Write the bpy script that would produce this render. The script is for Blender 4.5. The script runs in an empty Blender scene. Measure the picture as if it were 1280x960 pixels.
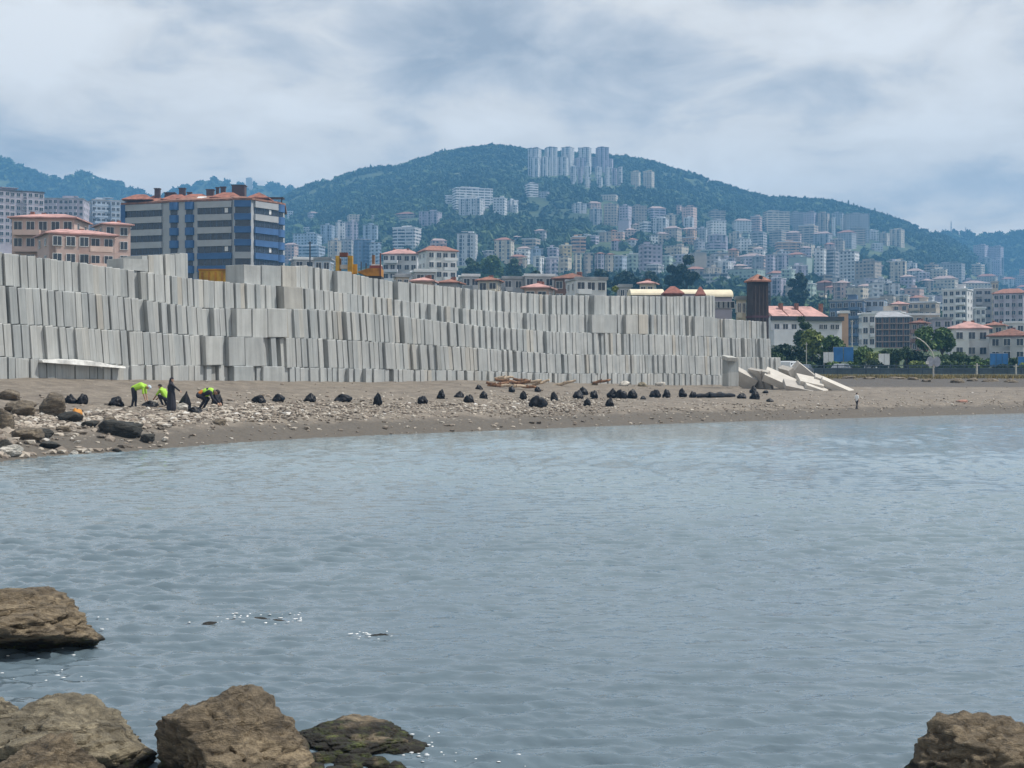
import bpy, bmesh, math, random
import numpy as np
from mathutils import Vector, Matrix, noise

# ------------------------------------------------------------------ camera, light, exposure
F = 1758.0; CX = 640.0; HY = 465.0; CAMZ = 3.7
scn = bpy.context.scene
COL = scn.collection
cam = bpy.data.cameras.new('camera'); camo = bpy.data.objects.new('camera', cam); COL.objects.link(camo)
camo.location = (0, 0, CAMZ); camo.rotation_euler = (math.radians(90), 0, 0)
cam.sensor_width = 36; cam.lens = 36 * F / 1280; cam.shift_y = -15.0 / 1280
cam.clip_start = 0.5; cam.clip_end = 20000
scn.camera = camo

SUN = Vector((0.55, 0.02, 0.83)).normalized()
SUN_EL = math.asin(SUN.z); SUN_ROT = math.atan2(SUN.x, SUN.y)
sl = bpy.data.lights.new('sun', 'SUN'); sl.energy = 3.6; sl.angle = math.radians(1.0); sl.color = (1, 0.95, 0.87)
so = bpy.data.objects.new('sun', sl); COL.objects.link(so); so.rotation_euler = SUN.to_track_quat('Z', 'Y').to_euler()

world = bpy.data.worlds.new('World'); scn.world = world; world.use_nodes = True
def build_world():
    nt = world.node_tree; nt.nodes.clear(); N = nt.nodes.new; L = nt.links.new
    out = N('ShaderNodeOutputWorld')
    sky = N('ShaderNodeTexSky'); sky.sky_type = 'NISHITA'; sky.sun_disc = False
    sky.sun_elevation = SUN_EL; sky.sun_rotation = SUN_ROT
    b1 = N('ShaderNodeBackground'); b1.inputs[1].default_value = 0.10; L(sky.outputs[0], b1.inputs[0])
    tc = N('ShaderNodeTexCoord'); sep = N('ShaderNodeSeparateXYZ'); L(tc.outputs['Generated'], sep.inputs[0])
    def m(op, a, b=None, c=None):
        n = N('ShaderNodeMath'); n.operation = op
        for i, v in enumerate((a, b, c)):
            if v is None: continue
            if isinstance(v, (int, float)): n.inputs[i].default_value = v
            else: L(v, n.inputs[i])
        return n.outputs[0]
    zz = m('ADD', m('MAXIMUM', sep.outputs[2], 0.0), 0.10)
    cx = m('DIVIDE', sep.outputs[0], zz); cy = m('DIVIDE', sep.outputs[1], zz)
    cmb = N('ShaderNodeCombineXYZ'); L(cx, cmb.inputs[0]); L(cy, cmb.inputs[1]); cmb.inputs[2].default_value = 2.3
    def fbm(scale, detail, rough, dist=0.0):
        n = N('ShaderNodeTexNoise'); n.inputs['Scale'].default_value = scale; n.inputs['Detail'].default_value = detail
        n.inputs['Roughness'].default_value = rough; n.inputs['Distortion'].default_value = dist
        L(cmb.outputs[0], n.inputs['Vector']); return n.outputs[0]
    mpg = N('ShaderNodeMapping'); mpg.inputs['Scale'].default_value = (5.5, 5.5, 13.0); mpg.inputs['Location'].default_value = (1.3, 0.4, 0.9); L(tc.outputs['Generated'], mpg.inputs[0])
    def puff(scale, detail, rough, dist):
        n = N('ShaderNodeTexNoise'); n.inputs['Scale'].default_value = scale; n.inputs['Detail'].default_value = detail
        n.inputs['Roughness'].default_value = rough; n.inputs['Distortion'].default_value = dist; L(mpg.outputs[0], n.inputs['Vector']); return n.outputs[0]
    big = puff(0.8, 3, 0.5, 0.3); fine = puff(1.7, 9, 0.56, 0.35)
    el = m('ARCTANGENT', m('DIVIDE', sep.outputs[2], m('MAXIMUM', sep.outputs[1], 0.05)))
    az = m('DIVIDE', sep.outputs[0], m('MAXIMUM', sep.outputs[1], 0.05))
    def blob(a0, e0, sa, se, tilt=0.0):           # a broad cloud mass around a direction
        da = m('SUBTRACT', az, a0); de = m('SUBTRACT', m('SUBTRACT', el, e0), m('MULTIPLY', da, tilt))
        q = m('ADD', m('POWER', m('ABSOLUTE', m('DIVIDE', da, sa)), 2.0), m('POWER', m('ABSOLUTE', m('DIVIDE', de, se)), 2.0))
        return m('EXPONENT', m('MULTIPLY', q, -1.0))
    dark = m('ADD', m('MULTIPLY', blob(-0.02, 0.237, 0.15, 0.034, 0.0), 1.0), m('MULTIPLY', blob(0.22, 0.215, 0.20, 0.020, -0.10), 0.6))
    dark = m('ADD', dark, m('MULTIPLY', blob(0.28, 0.262, 0.12, 0.02, 0.0), 0.35))
    dark = m('ADD', dark, m('MULTIPLY', blob(-0.27, 0.225, 0.05, 0.014, -0.1), 0.35))
    brite = m('ADD', m('MULTIPLY', blob(-0.33, 0.235, 0.07, 0.025, -0.2), 0.55), m('MULTIPLY', blob(0.20, 0.232, 0.09, 0.012, -0.05), 0.45))
    v = m('ADD', m('MULTIPLY', m('SUBTRACT', big, 0.5), 1.3), m('MULTIPLY', m('SUBTRACT', fine, 0.5), 2.3))
    v = m('ADD', m('SUBTRACT', m('ADD', v, 0.62), m('MULTIPLY', dark, 0.52)), m('MULTIPLY', brite, 0.45))
    cr = N('ShaderNodeValToRGB'); L(v, cr.inputs[0]); e = cr.color_ramp.elements
    e[0].position = 0.0; e[0].color = (0.42, 0.45, 0.50, 1); e[1].position = 1.0; e[1].color = (1.05, 1.07, 1.08, 1)
    k = e.new(0.40); k.color = (0.69, 0.715, 0.75, 1); k = e.new(0.66); k.color = (0.93, 0.93, 0.915, 1)
    hz = N('ShaderNodeValToRGB'); L(sep.outputs[2], hz.inputs[0]); h = hz.color_ramp.elements     # low cloud toward the horizon is the brightest
    h[0].position = 0.10; h[0].color = (1.27, 1.15, 1.0, 1); h[1].position = 0.50; h[1].color = (0.88, 0.89, 0.90, 1); q = h.new(0.28); q.color = (1.10, 1.04, 0.97, 1)
    mu = N('ShaderNodeMix'); mu.data_type = 'RGBA'; mu.blend_type = 'MULTIPLY'; mu.inputs[0].default_value = 1.0; L(cr.outputs[0], mu.inputs[6]); L(hz.outputs[0], mu.inputs[7])
    b2 = N('ShaderNodeBackground'); L(mu.outputs[2], b2.inputs[0]); b2.inputs[1].default_value = 0.80
    mx = N('ShaderNodeMixShader'); mx.inputs[0].default_value = 0.90
    L(b1.outputs[0], mx.inputs[1]); L(b2.outputs[0], mx.inputs[2]); L(mx.outputs[0], out.inputs[0])
build_world()
scn.view_settings.view_transform = 'Standard'; scn.view_settings.look = 'None'
scn.view_settings.exposure = 0.38; scn.view_settings.gamma = 1.0; scn.view_settings.use_curve_mapping = False
scn.cycles.volume_bounces = 0; scn.cycles.max_bounces = 5; scn.cycles.diffuse_bounces = 2; scn.cycles.transparent_max_bounces = 12
scn.cycles.sample_clamp_indirect = 4.0

RNG = random.Random(7); NR = np.random.default_rng(11)
def P(px, py, d): return Vector(((px - CX) / F * d, d, CAMZ + (HY - py) / F * d))
def lerp_tab(tab, x):
    xs = [t[0] for t in tab]
    return [float(np.interp(x, xs, [t[i] for t in tab])) for i in range(1, len(tab[0]))]

# ------------------------------------------------------------------ helpers
def tag(o, label=None, cat=None, group=None, kind=None):
    if label: o['label'] = label
    if cat: o['category'] = cat
    if group: o['group'] = group
    if kind: o['kind'] = kind
    return o
def empty(name, loc=(0, 0, 0), rz=0.0):
    o = bpy.data.objects.new(name, None); COL.objects.link(o); o.location = loc; o.rotation_euler = (0, 0, rz)
    o.empty_display_size = 0.3
    return o
def link(name, me, parent=None, loc=None, rot=None):
    o = bpy.data.objects.new(name, me); COL.objects.link(o)
    if parent: o.parent = parent
    if loc is not None: o.location = loc
    if rot is not None: o.rotation_euler = rot
    return o
class MB:
    def __init__(s): s.v = []; s.f = []; s.m = []
    def add(s, vs, fs, mi=0):
        b = len(s.v); s.v += [tuple(v) for v in vs]; s.f += [tuple(b + i for i in f) for f in fs]; s.m += [mi] * len(fs); return s
    def box(s, c, d, rz=0.0, mi=0, M=None):
        x, y, z = d[0] / 2, d[1] / 2, d[2] / 2
        vs = [Vector((a * x, b * y, e * z)) for a in (-1, 1) for b in (-1, 1) for e in (-1, 1)]
        R = M if M is not None else Matrix.Rotation(rz, 3, 'Z')
        vs = [R @ v + Vector(c) for v in vs]
        return s.add(vs, [(0, 1, 3, 2), (4, 6, 7, 5), (0, 4, 5, 1), (2, 3, 7, 6), (0, 2, 6, 4), (1, 5, 7, 3)], mi)
    def hip(s, c, wx, wy, h, ridge=0.4, over=0.0, mi=0, th=0.25):
        x, y = wx / 2 + over, wy / 2 + over; z = c[2]
        if wx >= wy: r = [(-wx / 2 * ridge, 0), (wx / 2 * ridge, 0)]
        else: r = [(0, -wy / 2 * ridge), (0, wy / 2 * ridge)]
        lo = [(-x, -y, z), (x, -y, z), (x, y, z), (-x, y, z)]
        up = [(a, b, e + th) for a, b, e in lo]
        rd = [(a, b, z + h + th) for a, b in r]
        vs = [(c[0] + a, c[1] + b, e) for a, b, e in lo + up + rd]
        fs = [(3, 2, 1, 0)] + [(i, (i + 1) % 4, 4 + (i + 1) % 4, 4 + i) for i in range(4)]
        if wx >= wy: fs += [(4, 5, 9, 8), (5, 6, 9), (6, 7, 8, 9), (7, 4, 8)]
        else: fs += [(4, 5, 8), (5, 6, 9, 8), (6, 7, 9), (7, 4, 8, 9)]
        return s.add(vs, fs, mi)
    def tube(s, a, b, r0, r1=None, n=8, mi=0):
        a, b = Vector(a), Vector(b); r1 = r0 if r1 is None else r1
        q = (b - a).to_track_quat('Z', 'Y')
        vs = [a + q @ Vector((math.cos(2 * math.pi * i / n) * r0, math.sin(2 * math.pi * i / n) * r0, 0)) for i in range(n)]
        vs += [b + q @ Vector((math.cos(2 * math.pi * i / n) * r1, math.sin(2 * math.pi * i / n) * r1, 0)) for i in range(n)]
        fs = [(i, (i + 1) % n, n + (i + 1) % n, n + i) for i in range(n)] + [tuple(range(n - 1, -1, -1)), tuple(range(n, 2 * n))]
        return s.add(vs, fs, mi)
    def prism(s, poly, z0, z1, mi=0):
        n = len(poly)
        vs = [(p[0], p[1], z0) for p in poly] + [(p[0], p[1], z1) for p in poly]
        fs = [(i, (i + 1) % n, n + (i + 1) % n, n + i) for i in range(n)] + [tuple(range(n - 1, -1, -1)), tuple(range(n, 2 * n))]
        return s.add(vs, fs, mi)
    def mesh(s, name, mats):
        me = bpy.data.meshes.new(name); me.from_pydata(s.v, [], s.f)
        for m in (mats if isinstance(mats, (list, tuple)) else [mats]): me.materials.append(m)
        if any(s.m): me.polygons.foreach_set('material_index', s.m)
        me.update(); return me
    def build(s, name, mats, parent=None, loc=None, rot=None):
        return link(name, s.mesh(name, mats), parent, loc, rot)
def fastmesh(name, V, Fa, mat, smooth=False):
    V = np.asarray(V, np.float32); Fa = np.asarray(Fa, np.int32); k = Fa.shape[1]
    me = bpy.data.meshes.new(name); me.vertices.add(len(V)); me.vertices.foreach_set('co', V.ravel())
    me.loops.add(Fa.size); me.loops.foreach_set('vertex_index', Fa.ravel())
    me.polygons.add(len(Fa)); me.polygons.foreach_set('loop_start', np.arange(0, Fa.size, k, dtype=np.int32))
    me.polygons.foreach_set('use_smooth', np.full(len(Fa), smooth, bool))
    if mat: me.materials.append(mat)
    me.update(calc_edges=True); me.validate(); return me
def grid_faces(nr, nc):
    i = np.arange(nr - 1)[:, None] * nc + np.arange(nc - 1)[None, :]
    return np.stack([i, i + 1, i + nc + 1, i + nc], -1).reshape(-1, 4)
def ico(sub):
    bm = bmesh.new(); bmesh.ops.create_icosphere(bm, subdivisions=sub, radius=1.0)
    V = np.array([v.co[:] for v in bm.verts]); Fa = np.array([[v.index for v in f.verts] for f in bm.faces]); bm.free(); return V, Fa

# ------------------------------------------------------------------ materials
MATS = {}
class NT:
    def __init__(s, name):
        s.mat = bpy.data.materials.new(name); s.mat.use_nodes = True; s.nt = s.mat.node_tree
        s.b = s.nt.nodes['Principled BSDF']; s.out = s.nt.nodes['Material Output']
    def n(s, t, **kw):
        x = s.nt.nodes.new(t)
        for k, v in kw.items(): setattr(x, k, v)
        return x
    def l(s, a, b): s.nt.links.new(a, b)
    def m(s, op, a, b=None, c=None):
        x = s.n('ShaderNodeMath', operation=op)
        for i, v in enumerate((a, b, c)):
            if v is None: continue
            if isinstance(v, (int, float)): x.inputs[i].default_value = v
            else: s.l(v, x.inputs[i])
        return x.outputs[0]
    def noise(s, vec, scale, detail=4, rough=0.55, dist=0.0):
        x = s.n('ShaderNodeTexNoise'); x.inputs['Scale'].default_value = scale; x.inputs['Detail'].default_value = detail
        x.inputs['Roughness'].default_value = rough; x.inputs['Distortion'].default_value = dist
        if vec is not None: s.l(vec, x.inputs['Vector'])
        return x.outputs[0]
    def ramp(s, fac, stops):
        x = s.n('ShaderNodeValToRGB'); s.l(fac, x.inputs[0]); e = x.color_ramp.elements
        for i, (p, c) in enumerate(stops):
            el = e[i] if i < 2 else e.new(p)
            el.position = p; el.color = (*c, 1)
        return x.outputs[0]
    def mix(s, fac, a, b, mode='MIX'):
        x = s.n('ShaderNodeMix', data_type='RGBA', blend_type=mode)
        for i, v in ((0, fac), (6, a), (7, b)):
            if isinstance(v, (int, float)): x.inputs[i].default_value = v
            elif isinstance(v, tuple): x.inputs[i].default_value = (*v, 1)
            else: s.l(v, x.inputs[i])
        return x.outputs[2]
    def color(s, v): s.l(v, s.b.inputs['Base Color'])
    def rough(s, v): s.b.inputs['Roughness'].default_value = v
    def bump(s, h, strength=0.5, dist=0.05):
        x = s.n('ShaderNodeBump'); x.inputs['Strength'].default_value = strength; x.inputs['Distance'].default_value = dist
        s.l(h, x.inputs['Height']); s.l(x.outputs[0], s.b.inputs['Normal']); return x
    def mapped(s, scale=(1, 1, 1), coord='Object'):
        t = s.n('ShaderNodeTexCoord'); mp = s.n('ShaderNodeMapping'); mp.inputs['Scale'].default_value = scale
        s.l(t.outputs[coord], mp.inputs[0]); return mp.outputs[0]
    def pos(s): return s.n('ShaderNodeNewGeometry').outputs['Position']
def plain(name, c, rough=0.8, metal=0.0, var=0.12, sc=3.0):
    if name in MATS: return MATS[name]
    t = NT(name); t.rough(rough); t.b.inputs['Metallic'].default_value = metal
    f = t.noise(t.mapped(), sc, 5)
    a = tuple(x * (1 - var * 1.6) for x in c); b = tuple(min(1, x * (1 + var)) for x in c)
    t.color(t.ramp(f, [(0.3, a), (0.7, b)])); MATS[name] = t.mat; return t.mat

def mat_concrete():
    t = NT('weathered_concrete'); t.rough(0.9)
    oi = t.n('ShaderNodeObjectInfo'); v = t.mapped()
    off = t.n('ShaderNodeVectorMath', operation='ADD'); t.l(v, off.inputs[0]); t.l(oi.outputs['Location'], off.inputs[1])
    c = t.ramp(oi.outputs['Random'], [(0.0, (0.355, 0.378, 0.385)), (0.5, (0.41, 0.425, 0.425)), (0.9, (0.465, 0.475, 0.465)), (0.97, (0.43, 0.41, 0.37)), (1.0, (0.32, 0.335, 0.335))])
    c = t.mix(0.55, c, t.ramp(t.noise(off.outputs[0], 0.8, 6, 0.65), [(0.3, (0.6, 0.6, 0.6)), (0.7, (1.12, 1.12, 1.1))]), 'MULTIPLY')
    st = t.n('ShaderNodeMapping'); st.inputs['Scale'].default_value = (2.6, 2.6, 0.22); t.l(off.outputs[0], st.inputs[0])
    c = t.mix(0.45, c, t.ramp(t.noise(st.outputs[0], 2.0, 5), [(0.33, (0.55, 0.55, 0.54)), (0.6, (1.05, 1.05, 1.05))]), 'MULTIPLY')
    t.color(c); t.bump(t.noise(off.outputs[0], 9, 5), 0.3, 0.02); return t.mat
def mat_concrete_mass():
    t = NT('weathered_concrete_far'); t.rough(0.9); g = t.n('ShaderNodeNewGeometry')
    c = t.ramp(g.outputs['Random Per Island'], [(0.0, (0.355, 0.378, 0.385)), (0.5, (0.41, 0.425, 0.425)), (0.9, (0.465, 0.475, 0.465)), (0.97, (0.43, 0.41, 0.37)), (1.0, (0.32, 0.335, 0.335))])
    c = t.mix(0.55, c, t.ramp(t.noise(g.outputs['Position'], 0.8, 6, 0.65), [(0.3, (0.6, 0.6, 0.6)), (0.7, (1.12, 1.12, 1.1))]), 'MULTIPLY')
    t.color(c); return t.mat
def mat_beach():
    t = NT('beach_sand'); t.rough(0.95); p = t.pos()
    sep = t.n('ShaderNodeSeparateXYZ'); t.l(p, sep.inputs[0])
    big = t.noise(p, 0.12, 5, 0.6); mid = t.noise(p, 0.9, 6, 0.65); fin = t.noise(p, 5, 4, 0.7)
    c = t.ramp(mid, [(0.28, (0.10, 0.085, 0.070)), (0.5, (0.172, 0.147, 0.121)), (0.72, (0.265, 0.23, 0.19))])
    c = t.mix(t.m('MULTIPLY', t.m('SUBTRACT', big, 0.35), 1.2), c, (0.22, 0.19, 0.15))
    c = t.mix(0.6, c, t.ramp(fin, [(0.3, (0.62, 0.6, 0.58)), (0.7, (1.2, 1.2, 1.2))]), 'MULTIPLY')
    wet = t.m('SUBTRACT', t.m('ADD', sep.outputs[2], t.m('MULTIPLY', t.m('SUBTRACT', mid, 0.5), 0.5)), 0.58)
    wetf = t.n('ShaderNodeMapRange', interpolation_type='SMOOTHSTEP'); t.l(wet, wetf.inputs[0])
    wetf.inputs[1].default_value = -0.05; wetf.inputs[2].default_value = 0.30
    c = t.mix(wetf.outputs[0], t.ramp(fin, [(0.3, (0.075, 0.066, 0.056)), (0.7, (0.125, 0.108, 0.088))]), c)
    # dark sand bank before the road
    bx = t.n('ShaderNodeMapRange', interpolation_type='SMOOTHSTEP'); t.l(t.m('ADD', sep.outputs[0], t.m('MULTIPLY', mid, 3.0)), bx.inputs[0]); bx.inputs[1].default_value = 33; bx.inputs[2].default_value = 38
    bz = t.n('ShaderNodeMapRange', interpolation_type='SMOOTHSTEP'); t.l(sep.outputs[2], bz.inputs[0]); bz.inputs[1].default_value = 1.95; bz.inputs[2].default_value = 2.1
    c = t.mix(t.m('MULTIPLY', t.m('MULTIPLY', bx.outputs[0], bz.outputs[0]), 0.95), c, t.ramp(fin, [(0.3, (0.055, 0.050, 0.047)), (0.7, (0.105, 0.095, 0.085))]))
    t.color(c); t.bump(t.m('ADD', t.m('MULTIPLY', mid, 1.0), t.m('MULTIPLY', fin, 0.4)), 0.7, 0.18); return t.mat
def mat_ground():
    t = NT('hill_ground'); t.rough(0.95); p = t.pos()
    c = t.ramp(t.noise(p, 0.012, 7, 0.65), [(0.30, (0.025, 0.045, 0.022)), (0.50, (0.045, 0.07, 0.028)), (0.62, (0.095, 0.125, 0.045)), (0.76, (0.14, 0.125, 0.08))])
    t.color(t.mix(0.5, c, t.ramp(t.noise(p, 0.25, 5, 0.7), [(0.3, (0.5, 0.5, 0.5)), (0.7, (1.3, 1.3, 1.3))]), 'MULTIPLY')); return t.mat
def mat_leaf(name, dark, light, sc=0.35):
    t = NT(name); t.rough(0.75); g = t.n('ShaderNodeNewGeometry')
    c = t.ramp(g.outputs['Random Per Island'], [(0.0, dark), (1.0, light)])
    t.color(t.mix(0.7, c, t.ramp(t.noise(g.outputs['Position'], sc, 3, 0.6), [(0.3, (0.5, 0.55, 0.5)), (0.7, (1.4, 1.3, 1.1))]), 'MULTIPLY')); return t.mat
def mat_forest():
    t = NT('forest_leaves'); t.rough(0.85); g = t.n('ShaderNodeNewGeometry'); p = g.outputs['Position']
    c = t.ramp(g.outputs['Random Per Island'], [(0.0, (0.014, 0.044, 0.025)), (0.6, (0.030, 0.070, 0.032)), (1.0, (0.062, 0.105, 0.04))])
    c = t.mix(0.75, c, t.ramp(t.noise(p, 0.010, 6, 0.62), [(0.36, (0.5, 0.6, 0.66)), (0.64, (1.6, 1.4, 1.05))]), 'MULTIPLY')
    t.color(t.mix(0.6, c, t.ramp(t.noise(p, 0.5, 3, 0.7), [(0.3, (0.45, 0.45, 0.45)), (0.7, (1.4, 1.4, 1.3))]), 'MULTIPLY')); return t.mat
def mat_water():
    t = NT('sea_water'); p = t.pos(); t.rough(0.07)
    t.b.inputs['IOR'].default_value = 1.37
    big = t.noise(p, 0.035, 4, 0.6)
    sy = t.n('ShaderNodeSeparateXYZ'); t.l(p, sy.inputs[0]); sh = t.n('ShaderNodeMapRange', interpolation_type='SMOOTHSTEP')      # silty shallows toward the beach
    t.l(t.m('ADD', t.m('ADD', sy.outputs[1], t.m('MULTIPLY', sy.outputs[0], 0.35)), t.m('MULTIPLY', big, 24.0)), sh.inputs[0]); sh.inputs[1].default_value = 22; sh.inputs[2].default_value = 90
    t.color(t.mix(sh.outputs[0], t.ramp(big, [(0.3, (0.088, 0.126, 0.155)), (0.7, (0.125, 0.168, 0.198))]), t.ramp(big, [(0.3, (0.19, 0.255, 0.29)), (0.7, (0.24, 0.31, 0.34))])))
    def strat(sx, sy, sc, det, rot):
        mp = t.n('ShaderNodeMapping'); mp.inputs['Scale'].default_value = (sx, sy, 1); mp.inputs['Rotation'].default_value = (0, 0, rot)
        t.l(p, mp.inputs[0]); return t.noise(mp.outputs[0], sc, det, 0.6, 0.3)
    h = t.m('ADD', t.m('MULTIPLY', strat(0.5, 1.0, 2.6, 4, 0.08), 0.16), t.m('MULTIPLY', strat(0.55, 1.0, 6.0, 3, -0.12), 0.05))
    t.bump(h, 0.8, 0.20); return t.mat
def mat_rock(name, dark, light, algae=True):
    t = NT(name); t.rough(0.85); p = t.pos(); v = t.mapped()
    sep = t.n('ShaderNodeSeparateXYZ'); t.l(p, sep.inputs[0])
    mp = t.n('ShaderNodeMapping'); mp.inputs['Rotation'].default_value = (0.5, 0.35, 0.3); mp.inputs['Scale'].default_value = (1.0, 1.6, 5.0); t.l(v, mp.inputs[0])
    st = t.noise(mp.outputs[0], 2.2, 8, 0.68, 0.6); sp = t.noise(v, 16, 6, 0.75); bl = t.noise(v, 2.3, 5, 0.6)
    c = t.ramp(st, [(0.30, dark), (0.52, tuple((a + b) / 2 for a, b in zip(dark, light))), (0.70, light)])
    c = t.mix(0.75, c, t.ramp(sp, [(0.32, (0.45, 0.44, 0.42)), (0.65, (1.25, 1.25, 1.25))]), 'MULTIPLY')
    c = t.mix(0.8, c, t.ramp(bl, [(0.3, (0.6, 0.58, 0.55)), (0.7, (1.35, 1.30, 1.2))]), 'MULTIPLY')
    vo = t.n('ShaderNodeTexVoronoi', feature='DISTANCE_TO_EDGE'); vo.inputs['Scale'].default_value = 0.9
    wv = t.n('ShaderNodeVectorMath', operation='ADD'); t.l(mp.outputs[0], wv.inputs[0]); cv = t.n('ShaderNodeCombineXYZ'); t.l(st, cv.inputs[0]); t.l(bl, cv.inputs[1]); t.l(cv.outputs[0], wv.inputs[1]); t.l(wv.outputs[0], vo.inputs['Vector'])
    crack = t.ramp(vo.outputs['Distance'], [(0.0, (0.25, 0.24, 0.23)), (0.05, (1, 1, 1))]); c = t.mix(0.45, c, crack, 'MULTIPLY')
    if algae:
        zz = t.m('ADD', sep.outputs[2], t.m('MULTIPLY', t.m('SUBTRACT', bl, 0.5), 0.5))
        w = t.n('ShaderNodeMapRange', interpolation_type='SMOOTHSTEP'); t.l(zz, w.inputs[0]); w.inputs[1].default_value = 0.14; w.inputs[2].default_value = 0.23
        g = t.ramp(t.noise(v, 7, 4, 0.7), [(0.48, (0.024, 0.021, 0.015)), (0.60, (0.05, 0.06, 0.018)), (0.74, (0.19, 0.26, 0.035))])
        c = t.mix(w.outputs[0], g, c)
    t.color(c); t.bump(t.m('ADD', t.m('ADD', t.m('MULTIPLY', st, 1.0), t.m('MULTIPLY', sp, 0.6)), t.m('MULTIPLY', t.m('MINIMUM', vo.outputs['Distance'], 0.04), 4.0)), 1.0, 0.16); return t.mat
def mat_stones():
    t = NT('beach_stones'); t.rough(0.9); g = t.n('ShaderNodeNewGeometry')
    c = t.ramp(g.outputs['Random Per Island'], [(0.0, (0.10, 0.085, 0.07)), (0.3, (0.24, 0.20, 0.165)), (0.7, (0.42, 0.37, 0.31)), (0.95, (0.46, 0.425, 0.37)), (1.0, (0.62, 0.60, 0.57))])
    t.color(t.mix(0.4, c, t.ramp(t.noise(g.outputs['Position'], 9, 3), [(0.3, (0.6, 0.6, 0.6)), (0.7, (1.2, 1.2, 1.2))]), 'MULTIPLY')); return t.mat
GLASS = (0.035, 0.045, 0.062)
def facade(col, style):
    key = ('facade', col, style)
    if key in MATS: return MATS[key]
    t = NT('facade_' + style); t.rough(0.8)
    tc = t.n('ShaderNodeTexCoord'); sp = t.n('ShaderNodeSeparateXYZ'); t.l(tc.outputs['Object'], sp.inputs[0])
    sn = t.n('ShaderNodeSeparateXYZ'); t.l(tc.outputs['Normal'], sn.inputs[0]); oi = t.n('ShaderNodeObjectInfo')
    u = t.m('ADD', t.m('MULTIPLY', sp.outputs[0], t.m('ABSOLUTE', sn.outputs[1])), t.m('MULTIPLY', sp.outputs[1], t.m('ABSOLUTE', sn.outputs[0])))
    u = t.m('ADD', u, t.m('MULTIPLY', oi.outputs['Random'], 40)); z = sp.outputs[2]
    def win(x, per, lo, hi):
        fr = t.m('FRACT', t.m('DIVIDE', x, per)); return t.m('MULTIPLY', t.m('GREATER_THAN', fr, lo), t.m('LESS_THAN', fr, hi))
    if style == 'grid': mk = t.m('MULTIPLY', win(u, 3.4, 0.25, 0.75), win(z, 3.0, 0.30, 0.80))
    elif style == 'rows': mk = t.m('MULTIPLY', win(z, 3.0, 0.42, 0.92), win(u, 7.5, 0.07, 0.95))
    elif style == 'strip': mk = t.m('MAXIMUM', t.m('MULTIPLY', win(u, 6.5, 0.30, 0.62), win(z, 3.0, 0.12, 0.98)), t.m('MULTIPLY', win(u, 6.5, 0.78, 0.92), win(z, 3.0, 0.3, 0.8)))
    else: mk = None
    wob = t.noise(tc.outputs['Object'], 0.35, 5, 0.7)
    c = t.mix(0.6, tuple(col), t.ramp(wob, [(0.3, (0.72, 0.71, 0.70)), (0.7, (1.1, 1.1, 1.1))]), 'MULTIPLY')
    c = t.mix(0.6, c, t.ramp(oi.outputs['Random'], [(0, (0.75, 0.75, 0.78)), (1, (1.15, 1.13, 1.1))]), 'MULTIPLY')
    if mk is not None:
        cell = t.n('ShaderNodeTexWhiteNoise', noise_dimensions='2D'); cv = t.n('ShaderNodeCombineXYZ')
        t.l(t.m('FLOOR', t.m('DIVIDE', u, 3.4)), cv.inputs[0]); t.l(t.m('FLOOR', t.m('DIVIDE', z, 3.0)), cv.inputs[1]); t.l(cv.outputs[0], cell.inputs[0])
        gc = t.ramp(cell.outputs[0], [(0.0, (0.03, 0.04, 0.055)), (0.7, (0.10, 0.11, 0.13)), (1.0, tuple(0.7 * x for x in col))])
        vert = t.m('LESS_THAN', t.m('ABSOLUTE', sn.outputs[2]), 0.5)
        c = t.mix(t.m('MULTIPLY', mk, vert), c, gc)
    t.color(c); MATS[key] = t.mat; return t.mat

CONC = mat_concrete(); BEACH = mat_beach(); GROUND = mat_ground(); FOREST = mat_forest(); WATER = mat_water()
ROCK = mat_rock('brown_sea_rock', (0.075, 0.058, 0.040), (0.43, 0.35, 0.245)); ROCK_GREY = mat_rock('grey_sea_rock', (0.13, 0.115, 0.085), (0.52, 0.46, 0.34))
ROCK_DRY = mat_rock('shore_rock', (0.085, 0.074, 0.06), (0.34, 0.285, 0.22), False)
ROCK_DARK = mat_rock('dark_wet_rock', (0.02, 0.022, 0.022), (0.085, 0.085, 0.08), False); ROCK_PALE = mat_rock('pale_rock', (0.5, 0.49, 0.47), (0.85, 0.84, 0.82), False)
STONES = mat_stones()
WIN = plain('window_glass', GLASS, 0.25, 0, 0.3, 2); FRAME = plain('white_frame', (0.7, 0.7, 0.7), 0.5)
BAGM = plain('black_plastic', (0.006, 0.006, 0.009), 0.5, 0, 0.5, 6)
STEEL = plain('grey_steel', (0.38, 0.39, 0.40), 0.5, 0.4); DARKM = plain('dark_metal', (0.05, 0.055, 0.065), 0.55, 0.3)
BARK = plain('bark', (0.07, 0.055, 0.04), 0.95)

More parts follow.
